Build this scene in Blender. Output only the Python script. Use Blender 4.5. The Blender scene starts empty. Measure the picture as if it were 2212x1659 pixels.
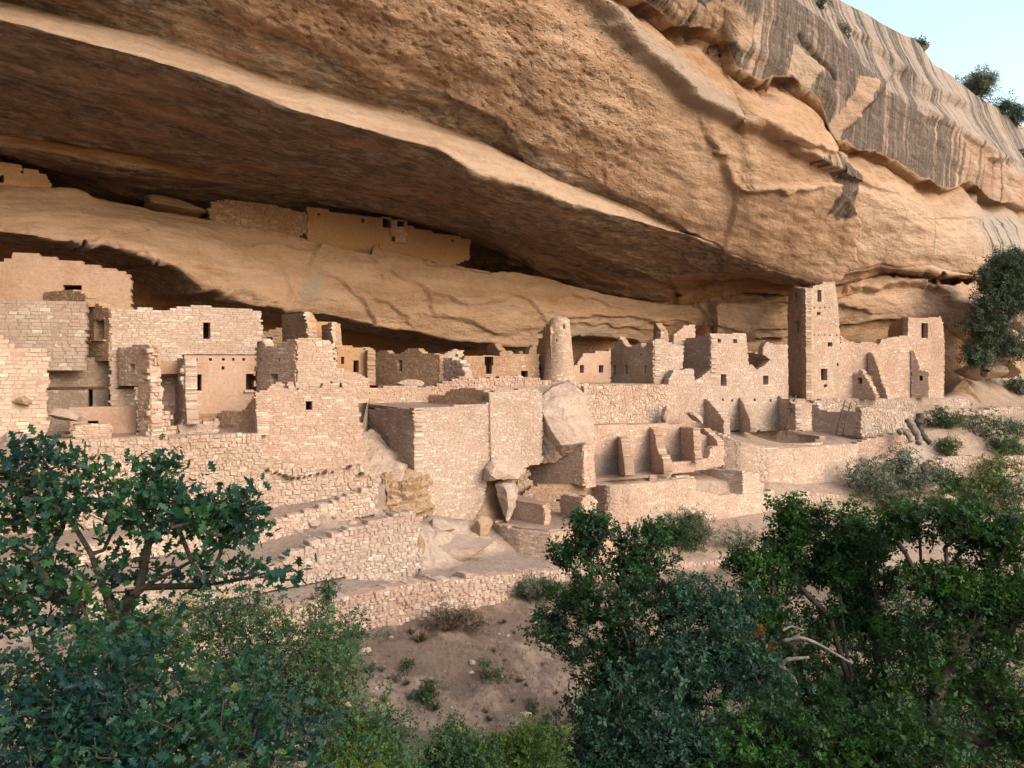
import bpy, bmesh, math, random
import numpy as np
from mathutils import Vector, Matrix

random.seed(7)
np.random.seed(7)
R = math.radians
scene = bpy.context.scene
COL = scene.collection

# ------------------------------------------------------------------ camera, sky, sun
F, CU, HV = 1720.0, 1106.0, 780.0      # focal length, centre column and horizon row on a 2212 x 1659 picture
cam_d = bpy.data.cameras.new('camera')
cam = bpy.data.objects.new('camera', cam_d)
COL.objects.link(cam)
scene.camera = cam
cam.location = (0, 0, 0)
cam.rotation_euler = (R(90), 0, 0)
cam_d.sensor_width = 36.0
cam_d.lens = 36.0 * F / 2212.0
cam_d.shift_y = -(829.5 - HV) / 2212.0
cam_d.clip_start = 0.1
cam_d.clip_end = 3000

SUN_EL, SUN_AZ = R(32), math.atan2(-0.66, 0.75)      # low soft light from the open canyon, behind and right
sun_dir = Vector((math.cos(SUN_EL) * math.cos(SUN_AZ), math.cos(SUN_EL) * math.sin(SUN_AZ), math.sin(SUN_EL)))
world = bpy.data.worlds.new('World')
scene.world = world
world.use_nodes = True
wn = world.node_tree
bg = wn.nodes['Background']
sky = wn.nodes.new('ShaderNodeTexSky')
sky.sky_type = 'NISHITA'
sky.sun_disc = False
sky.sun_elevation = SUN_EL
sky.sun_rotation = math.atan2(sun_dir.x, sun_dir.y)
sky.air_density = 1.75
sky.dust_density = 3.0
sky.ozone_density = 1.0
wn.links.new(sky.outputs[0], bg.inputs[0])
bg.inputs[1].default_value = 0.15
sun_d = bpy.data.lights.new('sun', 'SUN')
sun_d.energy = 0.9
sun_d.angle = R(48)
sun_d.color = (1.0, 0.925, 0.885)
sun = bpy.data.objects.new('sun', sun_d)
COL.objects.link(sun)
sun.rotation_euler = (-sun_dir).to_track_quat('-Z', 'Y').to_euler()
sun.location = sun_dir * 60
scene.view_settings.view_transform = 'Standard'
scene.view_settings.look = 'None'
scene.view_settings.gamma = 1
scene.view_settings.use_curve_mapping = False
scene.view_settings.exposure = 1.30
scene.cycles.max_bounces = 9
scene.cycles.diffuse_bounces = 8
scene.cycles.use_denoising = True

# ------------------------------------------------------------------ helpers
def at(u, v, Y):
    return np.array([(u - CU) / F * Y, Y, (HV - v) / F * Y])

def tag(o, label=None, cat=None, group=None, kind=None):
    if label: o['label'] = label
    if cat: o['category'] = cat
    if group: o['group'] = group
    if kind: o['kind'] = kind
    return o

def empty(name, loc):
    o = bpy.data.objects.new(name, None)
    o.empty_display_size = 0.3
    o.location = Vector([float(c) for c in loc])
    COL.objects.link(o)
    return o

def thing(name, label, cat, loc, group=None):
    return tag(empty(name, loc), label, cat, group)

def origin(o):
    """world offset of a thing or of a part under it (nothing here is rotated or scaled above the leaves)"""
    p = np.zeros(3)
    while o is not None:
        p += np.array(o.location)
        o = o.parent
    return p

def mesh_from(name, V, Fa, mat, parent=None, tint=None, smooth=False, attrs=None, local=False):
    """V (n,3) world coordinates; Fa: (m,k) int array or list of such arrays"""
    me = bpy.data.meshes.new(name)
    V = np.asarray(V, dtype=np.float64)
    if parent is not None and not local:
        V = V - origin(parent)
    if not isinstance(Fa, list): Fa = [Fa]
    Fa = [np.asarray(f, dtype=np.int32) for f in Fa if len(f)]
    idx = np.concatenate([f.ravel() for f in Fa])
    tot = np.concatenate([np.full(len(f), f.shape[1], dtype=np.int32) for f in Fa])
    start = np.concatenate([[0], np.cumsum(tot)[:-1]]).astype(np.int32)
    me.vertices.add(len(V)); me.vertices.foreach_set('co', V.astype(np.float32).ravel())
    me.loops.add(len(idx)); me.loops.foreach_set('vertex_index', idx)
    me.polygons.add(len(tot)); me.polygons.foreach_set('loop_start', start)
    me.update(calc_edges=True)
    me.validate()
    me.polygons.foreach_set('use_smooth', np.full(len(me.polygons), bool(smooth)))
    at_ = dict(attrs or {})
    if tint is not None: at_['tint'] = tint
    for k, a in at_.items():
        A = me.attributes.new(k, 'FLOAT', 'POINT')
        A.data.foreach_set('value', np.asarray(a, dtype=np.float32))
    me.materials.append(mat)
    o = bpy.data.objects.new(name, me)
    COL.objects.link(o)
    o.parent = parent
    return o

def scatter(tv, tf, M, T, tint=None):
    """copies of template verts tv (k,3), faces list tf, by matrices M (n,3,3), offsets T (n,3)"""
    n, k = len(T), len(tv)
    V = np.einsum('nij,kj->nki', M, tv) + T[:, None, :]
    base = (np.arange(n) * k)[:, None, None]
    Fs = [(np.asarray(f)[None] + base).reshape(-1, np.asarray(f).shape[1]) for f in tf]
    tt = None if tint is None else np.repeat(tint, k)
    return V.reshape(-1, 3), Fs, tt

def _hash(ix, iy, iz, seed):
    h = (ix * 374761393 + iy * 668265263 + iz * 2147483647 + seed * 1274126177) & 0xffffffff
    h = ((h ^ (h >> 13)) * 1274126177) & 0xffffffff
    h = (h ^ (h >> 16)) & 0xffff
    return h / 32767.5 - 1.0

def vnoise(P, seed=0):
    P = np.asarray(P, dtype=np.float64)
    i = np.floor(P).astype(np.int64); f = P - i
    w = f * f * f * (f * (f * 6 - 15) + 10)
    r = 0
    for dx in (0, 1):
        for dy in (0, 1):
            for dz in (0, 1):
                h = _hash(i[..., 0] + dx, i[..., 1] + dy, i[..., 2] + dz, seed)
                r = r + h * (w[..., 0] if dx else 1 - w[..., 0]) * (w[..., 1] if dy else 1 - w[..., 1]) * (w[..., 2] if dz else 1 - w[..., 2])
    return r

def fbm(P, octaves=4, seed=0, gain=0.5, ridged=False):
    P = np.asarray(P, dtype=np.float64); r = 0; a = 1.0; s = 0
    for o in range(octaves):
        n = vnoise(P * 2.03 ** o + o * 17.3, seed + o)
        if ridged: n = 1 - 2 * np.abs(n)
        r = r + a * n; s += a; a *= gain
    return r / s

def sstep(a, b, x):
    t = np.clip((x - a) / (b - a), 0, 1)
    return t * t * (3 - 2 * t)

def poly_sd(poly, U, V):
    """signed distance in picture units to a closed polygon, positive inside"""
    P = np.array(poly, float); n = len(P)
    d = np.full(U.shape, 1e9); inside = np.zeros(U.shape, bool)
    for i in range(n):
        a, b = P[i], P[(i + 1) % n]
        e = b - a; L = max(e @ e, 1e-9)
        t = np.clip(((U - a[0]) * e[0] + (V - a[1]) * e[1]) / L, 0, 1)
        d = np.minimum(d, np.hypot(U - a[0] - t * e[0], V - a[1] - t * e[1]))
        c = (a[1] > V) != (b[1] > V)
        with np.errstate(divide='ignore', invalid='ignore'):
            xx = (b[0] - a[0]) * (V - a[1]) / (b[1] - a[1]) + a[0]
        inside ^= c & (U < xx)
    return np.where(inside, d, -d)

def line_d(pts, U, V):
    """distance to polyline and signed side (positive = right/below for left-to-right lines)"""
    P = np.array(pts, float)
    d = np.full(U.shape, 1e9); side = np.zeros(U.shape)
    for i in range(len(P) - 1):
        a, b = P[i], P[i + 1]; e = b - a; L = max(e @ e, 1e-9)
        t = np.clip(((U - a[0]) * e[0] + (V - a[1]) * e[1]) / L, 0, 1)
        q = np.hypot(U - a[0] - t * e[0], V - a[1] - t * e[1])
        s = np.sign(e[0] * (V - a[1]) - e[1] * (U - a[0]))
        m = q < d
        side = np.where(m, s, side); d = np.where(m, q, d)
    return d, side

# ------------------------------------------------------------------ materials
class NT:
    def __init__(s, name, rough=0.9):
        s.m = bpy.data.materials.new(name); s.m.use_nodes = True
        s.t = s.m.node_tree; s.b = s.t.nodes['Principled BSDF']
        s.b.inputs['Roughness'].default_value = rough
        s.b.inputs['Specular IOR Level'].default_value = 0.25
    def n(s, typ, **k):
        nd = s.t.nodes.new('ShaderNode' + typ)
        for a, b in k.items():
            if a in nd.inputs: s.set(nd.inputs[a], b)
            else: setattr(nd, a, b)
        return nd
    def set(s, sock, v):
        if isinstance(v, bpy.types.NodeSocket): s.t.links.new(v, sock)
        else: sock.default_value = v
    def mix(s, f, a, b, mode='MIX'):
        nd = s.t.nodes.new('ShaderNodeMix'); nd.data_type = 'RGBA'; nd.blend_type = mode
        s.set(nd.inputs[0], f)
        s.set(nd.inputs[6], a if isinstance(a, bpy.types.NodeSocket) else (*a, 1)[:4])
        s.set(nd.inputs[7], b if isinstance(b, bpy.types.NodeSocket) else (*b, 1)[:4])
        return nd.outputs[2]
    def math(s, op, a, b=0.0, c=None, clamp=False):
        nd = s.t.nodes.new('ShaderNodeMath'); nd.operation = op; nd.use_clamp = clamp
        s.set(nd.inputs[0], a); s.set(nd.inputs[1], b)
        if c is not None: s.set(nd.inputs[2], c)
        return nd.outputs[0]
    def ramp(s, f, lo, hi):
        nd = s.t.nodes.new('ShaderNodeMapRange'); nd.interpolation_type = 'SMOOTHSTEP'
        s.set(nd.inputs[0], f); nd.inputs[1].default_value = lo; nd.inputs[2].default_value = hi
        return nd.outputs[0]
    def attr(s, name, typ='GEOMETRY'):
        nd = s.t.nodes.new('ShaderNodeAttribute'); nd.attribute_name = name; nd.attribute_type = typ
        return nd.outputs['Fac']
    def pos(s, rotz=0.0, scale=(1, 1, 1)):
        g = s.t.nodes.new('ShaderNodeNewGeometry')
        m1 = s.t.nodes.new('ShaderNodeMapping'); m1.inputs['Rotation'].default_value = (0, 0, rotz)
        s.t.links.new(g.outputs['Position'], m1.inputs[0])
        m2 = s.t.nodes.new('ShaderNodeMapping'); m2.inputs['Scale'].default_value = scale
        s.t.links.new(m1.outputs[0], m2.inputs[0])
        return m2.outputs[0]
    def noise(s, vec, scale, detail=6, rough=0.55, dist=0.0):
        nd = s.t.nodes.new('ShaderNodeTexNoise')
        s.t.links.new(vec, nd.inputs['Vector'])
        nd.inputs['Scale'].default_value = scale; nd.inputs['Detail'].default_value = detail
        nd.inputs['Roughness'].default_value = rough; nd.inputs['Distortion'].default_value = dist
        return nd.outputs[0]
    def voro(s, vec, scale, feat='F1'):
        nd = s.t.nodes.new('ShaderNodeTexVoronoi'); nd.feature = feat
        s.t.links.new(vec, nd.inputs['Vector']); nd.inputs['Scale'].default_value = scale
        return nd.outputs['Distance']
    def bump(s, h, strength, dist, normal=None):
        nd = s.t.nodes.new('ShaderNodeBump'); nd.inputs['Strength'].default_value = strength
        nd.inputs['Distance'].default_value = dist
        s.set(nd.inputs['Height'], h)
        if normal is not None: s.set(nd.inputs['Normal'], normal)
        return nd.outputs[0]
    def out(s, col, normal=None):
        s.set(s.b.inputs['Base Color'], col)
        if normal is not None: s.set(s.b.inputs['Normal'], normal)
        return s.m

STRIKE = R(-45)
def cliff_material():
    k = NT('cliff_sandstone', 0.92)
    p = k.pos(); ps = k.pos(STRIKE, (0.28, 1, 1.5))       # stretched along the beds
    pv = k.pos(STRIKE, (1.0, 0.05, 0.05))                 # streaks that run down the face
    n1 = k.noise(p, 0.22, 5, 0.6); n2 = k.noise(ps, 0.9, 8, 0.65); n3 = k.noise(p, 2.5, 8, 0.7)
    c = k.mix(k.ramp(n1, 0.35, 0.65), (0.455, 0.272, 0.178), (0.515, 0.350, 0.245))
    c = k.mix(k.ramp(n2, 0.42, 0.68), c, (0.289, 0.160, 0.084))
    c = k.mix(k.math('MULTIPLY', k.attr('orange'), k.ramp(n2, 0.3, 0.6)), c, (0.359, 0.176, 0.060))
    c = k.mix(k.math('MULTIPLY', k.attr('pale'), k.ramp(n3, 0.25, 0.6)), c, (0.468, 0.351, 0.263))
    sm = k.math('MULTIPLY', k.ramp(k.noise(ps, 0.55, 8, 0.62, 0.6), 0.45, 0.60), 0.30)
    c = k.mix(sm, c, (0.234, 0.133, 0.072))
    umber = k.math('MULTIPLY', k.attr('umber'), k.ramp(k.noise(ps, 0.8, 9, 0.68, 0.8), 0.28, 0.58))  # grey-brown mottle over ledge undersides, the ceiling and the back slit
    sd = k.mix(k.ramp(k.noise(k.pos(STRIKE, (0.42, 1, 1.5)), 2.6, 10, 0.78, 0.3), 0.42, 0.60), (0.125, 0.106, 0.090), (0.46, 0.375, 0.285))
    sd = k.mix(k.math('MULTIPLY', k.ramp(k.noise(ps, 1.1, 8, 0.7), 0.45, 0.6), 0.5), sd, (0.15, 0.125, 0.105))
    c = k.mix(k.math('MULTIPLY', umber, 0.92), c, sd)
    gy = k.math('MULTIPLY', k.attr('grey'), k.ramp(k.noise(p, 0.9, 8, 0.7), 0.22, 0.5))
    c = k.mix(gy, c, (0.30, 0.272, 0.245))
    st = k.noise(pv, 1.9, 4, 0.65)
    st2 = k.noise(pv, 0.6, 3, 0.6)
    stv = k.math('ADD', k.math('MULTIPLY', st, 0.5), k.math('MULTIPLY', st2, 0.5))
    edge = k.math('ADD', stv, k.math('MULTIPLY', k.math('SUBTRACT', n3, 0.5), 0.10))
    thr = k.math('SUBTRACT', 0.80, k.math('MULTIPLY', k.attr('varnish'), 0.40))
    vm = k.math('MULTIPLY', k.math('SUBTRACT', edge, thr), 14.0, clamp=True)
    vm = k.math('MULTIPLY', vm, k.ramp(n3, 0.15, 0.50))
    vm = k.math('MULTIPLY', vm, k.math('MINIMUM', k.math('MULTIPLY', k.attr('varnish'), 3.0), 1.0))
    c = k.mix(k.math('MULTIPLY', vm, 0.90), c, k.mix(k.ramp(k.noise(pv, 5.0, 5, 0.7), 0.38, 0.62), (0.045, 0.038, 0.035), (0.135, 0.112, 0.098)))
    fine = k.noise(p, 14, 6, 0.75)
    c = k.mix(1.0, c, k.mix(k.ramp(fine, 0.25, 0.75), (0.78, 0.76, 0.74), (1.1, 1.1, 1.1)), 'MULTIPLY')
    b = k.bump(k.noise(k.pos(STRIKE, (0.5, 1, 1.5)), 1.3, 11, 0.70), 0.9, 0.42)
    b = k.bump(k.noise(p, 5, 8, 0.7), 0.7, 0.12, b)
    pit = k.math('MULTIPLY', k.math('SUBTRACT', 1.0, k.ramp(k.voro(k.pos(STRIKE, (0.8, 1.2, 1.5)), 4.4), 0.05, 0.42)), k.attr('pit'))
    pit = k.math('MULTIPLY', pit, k.ramp(n3, 0.38, 0.6))
    b = k.bump(k.math('SUBTRACT', 1.0, pit), 1.0, 0.12, b)
    return k.out(c, b)

def stone_material(name, a, b_, c_, stain=0.35, bumpd=0.02):
    k = NT(name, 0.93)
    p = k.pos()
    t = k.math('ADD', k.attr('tint'), k.attr('tint', 'OBJECT'))
    c = k.mix(k.ramp(t, 0.15, 0.75), a, b_)
    c = k.mix(k.ramp(t, 0.86, 0.96), c, c_)
    c = k.mix(k.math('MULTIPLY', k.ramp(k.noise(p, 0.33, 5, 0.6), 0.50, 0.62), 0.55), c, tuple(x * y for x, y in zip(a, (0.93, 0.86, 0.82))))
    n = k.noise(p, 0.7, 7, 0.65); n2 = k.noise(p, 9, 6, 0.7)
    c = k.mix(k.math('MULTIPLY', k.ramp(n, 0.42, 0.68), stain), c, tuple(x * y for x, y in zip(a, (0.72, 0.62, 0.54))))
    c = k.mix(1.0, c, k.mix(k.ramp(n2, 0.25, 0.75), (0.80, 0.78, 0.76), (1.08, 1.08, 1.08)), 'MULTIPLY')
    b = k.bump(n2, 0.8, bumpd)
    return k.out(c, b)

def simple_rock(name, a, b_, bd=0.08, sc=1.0, dark=None):
    k = NT(name, 0.93); p = k.pos(); ps = k.pos(STRIKE, (0.35, 1, 2.0))
    c = k.mix(k.ramp(k.noise(p, 0.9 * sc, 7, 0.65), 0.35, 0.65), a, b_)
    if dark: c = k.mix(k.ramp(k.noise(ps, 1.4 * sc, 7, 0.7), 0.5, 0.75), c, dark)
    n2 = k.noise(p, 9 * sc, 7, 0.72)
    c = k.mix(1.0, c, k.mix(k.ramp(n2, 0.25, 0.75), (0.78, 0.77, 0.76), (1.08, 1.08, 1.08)), 'MULTIPLY')
    b = k.bump(k.noise(ps, 2.0 * sc, 9, 0.7), 0.9, bd)
    return k.out(c, k.bump(n2, 0.6, bd * 0.3, b))

def leaf_material(name, a, b_, rough=0.45, trans=0.25, young=None):
    k = NT(name, rough)
    t = k.math('ADD', k.attr('tint'), k.attr('tint', 'OBJECT'))
    c = k.mix(t, a, b_)
    if young: c = k.mix(k.ramp(t, 0.93, 0.97), c, young)
    c = k.mix(k.ramp(k.noise(k.pos(), 1.1, 3, 0.5), 0.35, 0.65), c, tuple(x * 0.7 for x in a))
    k.b.inputs['Specular IOR Level'].default_value = 0.25
    k.set(k.b.inputs['Base Color'], c)
    tr = k.n('BsdfTranslucent'); k.set(tr.inputs['Color'], k.mix(0.5, c, (0.10, 0.16, 0.02)))
    mx = k.n('MixShader'); mx.inputs[0].default_value = trans
    k.t.links.new(k.b.outputs[0], mx.inputs[1]); k.t.links.new(tr.outputs[0], mx.inputs[2])
    k.t.links.new(mx.outputs[0], k.t.nodes['Material Output'].inputs[0])
    return k.m

M = {}
M['cliff'] = cliff_material()
M['stone'] = stone_material('sandstone_block', (0.392, 0.289, 0.228), (0.442, 0.342, 0.278), (0.56, 0.475, 0.385))
M['mortar'] = stone_material('mud_mortar', (0.338, 0.238, 0.186), (0.338, 0.238, 0.186), (0.338, 0.238, 0.186), 0.3, 0.03)
M['warmstone'] = stone_material('warm_sandstone_block', (0.330, 0.220, 0.150), (0.385, 0.270, 0.190), (0.45, 0.35, 0.26))
M['warmmortar'] = stone_material('warm_mud_mortar', (0.30, 0.195, 0.13), (0.30, 0.195, 0.13), (0.30, 0.195, 0.13), 0.3, 0.03)
M['plaster'] = stone_material('pink_clay_plaster', (0.385, 0.268, 0.204), (0.400, 0.286, 0.222), (0.429, 0.318, 0.249), 0.6, 0.02)
M['ochre'] = stone_material('ochre_clay_plaster', (0.36, 0.225, 0.135), (0.38, 0.245, 0.15), (0.42, 0.29, 0.19), 0.3, 0.015)
M['rubble'] = stone_material('rubble_stone', (0.375, 0.278, 0.222), (0.43, 0.335, 0.275), (0.50, 0.43, 0.36))
for tn, f in (('_grey', (0.94, 0.97, 1.01)), ('_rose', (0.99, 0.95, 0.95)), ('_light', (1.06, 1.08, 1.10)), ('_dim', (0.80, 0.84, 0.88))):
    for nm, cols in (('stone', ((0.392, 0.289, 0.228), (0.442, 0.342, 0.278), (0.56, 0.475, 0.385))), ('mortar', ((0.338, 0.238, 0.186),) * 3), ('rubble', ((0.375, 0.278, 0.222), (0.43, 0.335, 0.275), (0.50, 0.43, 0.36)))):
        M[nm + tn] = stone_material(nm + tn, *[tuple(min(0.7, x * y) for x, y in zip(c, f)) for c in cols])
M['boulder'] = simple_rock('boulder_rock', (0.335, 0.245, 0.195), (0.40, 0.31, 0.255), 0.12, 1.0, (0.27, 0.185, 0.14))
M['boulder_orange'] = simple_rock('layered_boulder_rock', (0.370, 0.237, 0.136), (0.429, 0.303, 0.204), 0.25, 1.4, (0.266, 0.148, 0.075))
M['wood'] = simple_rock('weathered_wood', (0.045, 0.036, 0.032), (0.085, 0.07, 0.06), 0.02, 5)
M['beamwood'] = simple_rock('charred_beam_wood', (0.06, 0.03, 0.02), (0.10, 0.055, 0.035), 0.02, 5)
M['deadwood'] = simple_rock('dead_wood', (0.15, 0.125, 0.11), (0.24, 0.205, 0.18), 0.03, 3)
M['bark'] = simple_rock('bark', (0.035, 0.028, 0.022), (0.075, 0.06, 0.048), 0.03, 6)
M['juniperbark'] = simple_rock('juniper_bark', (0.13, 0.10, 0.08), (0.20, 0.16, 0.13), 0.05, 4)
# ------------------------------------------------------------------ masonry
# stone template: unit block, x along the wall, y depth (front at -0.5), z up; chamfered front
def stone_templates(n=8, yb=-0.455, ins=0.86, jx_=0.05, jf=0.018):
    rs = np.random.RandomState(3); out = []
    for k in range(n):
        v = []
        for y, s in ((0.5, 1.0), (yb, 1.0), (-0.5, ins)):
            for x, z in ((-.5, -.5), (.5, -.5), (.5, .5), (-.5, .5)):
                jx, jz = rs.uniform(-jx_, jx_), rs.uniform(-jx_ * 1.8, jx_ * 1.8)
                jy = rs.uniform(-jf, jf) if s < 1 else 0
                v.append((x * s + jx * (1 if s < 1 or y < 0 else 0), y + jy, z * (s + (0.04 if s < 1 else 0)) + jz * (1 if y < 0 else 0)))
        f = [(3, 2, 1, 0)[::-1], (8, 9, 10, 11)]
        for a, b in ((0, 4), (4, 8)):
            for i in range(4):
                j = (i + 1) % 4
                f.append((a + i, a + j, b + j, b + i))
        out.append((np.array(v), [np.array(f)]))
    return out
ST0 = stone_templates()
STR = stone_templates(8, -0.42, 0.70, 0.10, 0.035)
_shared = {}
def shared_stone(k, mat, ST):
    kk = (k, mat.name, id(ST))
    if kk not in _shared:
        me = bpy.data.meshes.new('stone')
        me.from_pydata([tuple(p) for p in ST[k][0]], [], [tuple(int(i) for i in f) for f in ST[k][1][0]])
        me.materials.append(mat)
        _shared[kk] = me
    return _shared[kk]

STYLES = {   # course height, stone length range, relief, joint, waviness of the courses, stone and mortar material, share of stones that show
    'coursed': dict(h=(0.06, 0.10), w=(0.13, 0.40), rel=0.013, gap=0.011, jz=0.08, sm='stone', mm='mortar', keep=1.0),
    'fine':    dict(h=(0.06, 0.09), w=(0.12, 0.32), rel=0.010, gap=0.010, jz=0.06, sm='stone', mm='mortar', keep=1.0),
    'block':   dict(h=(0.12, 0.15), w=(0.24, 0.44), rel=0.012, gap=0.016, jz=0.05, sm='stone', mm='mortar', keep=1.0),
    'warm':    dict(h=(0.07, 0.115), w=(0.14, 0.36), rel=0.014, gap=0.012, jz=0.10, sm='warmstone', mm='warmmortar', keep=1.0),
    'rubble':  dict(h=(0.08, 0.155), w=(0.10, 0.34), rel=0.040, gap=0.004, jz=0.35, sm='rubble', mm='mortar', keep=1.0),
    'loose':   dict(h=(0.085, 0.155), w=(0.12, 0.36), rel=0.055, gap=0.004, jz=0.28, sm='rubble', mm='mortar', keep=1.0),
    'plaster': dict(h=(0.10, 0.14), w=(0.16, 0.40), rel=0.006, gap=0.015, jz=0.1, sm='plaster', mm='plaster', keep=0.16),
    'ochre':   dict(h=(0.10, 0.14), w=(0.16, 0.40), rel=0.006, gap=0.015, jz=0.1, sm='ochre', mm='ochre', keep=0.10),
}

TONE = ['']
def mat_of(k):
    return M.get(k + TONE[0], M[k])

class Plan:
    """a wall line on the ground: points (x,y); s runs along it; front faces the camera"""
    def __init__(s, pts, z0=None, taper=0.0, centre=None, flip=False):
        s.P = np.array(pts, float)[:, :2]
        d = np.diff(s.P, axis=0); s.L = np.hypot(d[:, 0], d[:, 1])
        s.S = np.concatenate([[0], np.cumsum(s.L)]); s.D = d / s.L[:, None]
        s.N = np.stack([s.D[:, 1], -s.D[:, 0]], 1)
        mid = s.P[len(s.P) // 2]
        if centre is not None: ref = mid - np.array(centre)[:2]
        else: ref = -mid
        if (s.N[min(len(s.N) - 1, len(s.P) // 2)] @ ref) < 0: s.N = -s.N
        if flip: s.N = -s.N
        s.taper, s.z0 = taper, z0
        s.sgn = 1.0 if np.cross(s.D[0], s.N[0]) < 0 else -1.0
    def pos(s, q):
        i = np.clip(np.searchsorted(s.S, q, side='right') - 1, 0, len(s.L) - 1)
        p = s.P[i] + s.D[i] * (np.asarray(q) - s.S[i])[..., None]
        # blended normals on curved lines
        if len(s.L) > 1:
            f = (np.asarray(q) - s.S[i]) / s.L[i]
            j = np.clip(np.where(f > .5, i + 1, i - 1), 0, len(s.L) - 1)
            w = np.abs(f - .5)[..., None]
            n = s.N[i] * (1 - w) + s.N[j] * w
            n /= np.linalg.norm(n, axis=-1, keepdims=True)
        else: n = s.N[i]
        return p, n
    def px(s, u, v):
        """picture point to (s, z) on a straight line"""
        m = (u - CU) / F; p, d = s.P[0], s.D[0]
        q = (m * p[1] - p[0]) / (d[0] - m * d[1])
        return q, (HV - v) / F * (p[1] + q * d[1])

def yend(u0, Y0, u1, deg):
    m0, m1 = (u0 - CU) / F, (u1 - CU) / F
    c, sn = math.cos(R(deg)), math.sin(R(deg))
    q = (m1 * Y0 - m0 * Y0) / (c - m1 * sn)
    return Y0 + q * sn

def straight(u0, Y0, u1, Y1):
    a, b = (u0 - CU) / F * Y0, (u1 - CU) / F * Y1
    return Plan([(a, Y0), (b, Y1)])

def intervals(poly, z):
    xs = []
    n = len(poly)
    for i in range(n):
        (x0, z0), (x1, z1) = poly[i], poly[(i + 1) % n]
        if (z0 > z) != (z1 > z): xs.append(x0 + (x1 - x0) * (z - z0) / (z1 - z0))
    xs.sort()
    return [(xs[i], xs[i + 1]) for i in range(0, len(xs) - 1, 2)]

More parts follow.
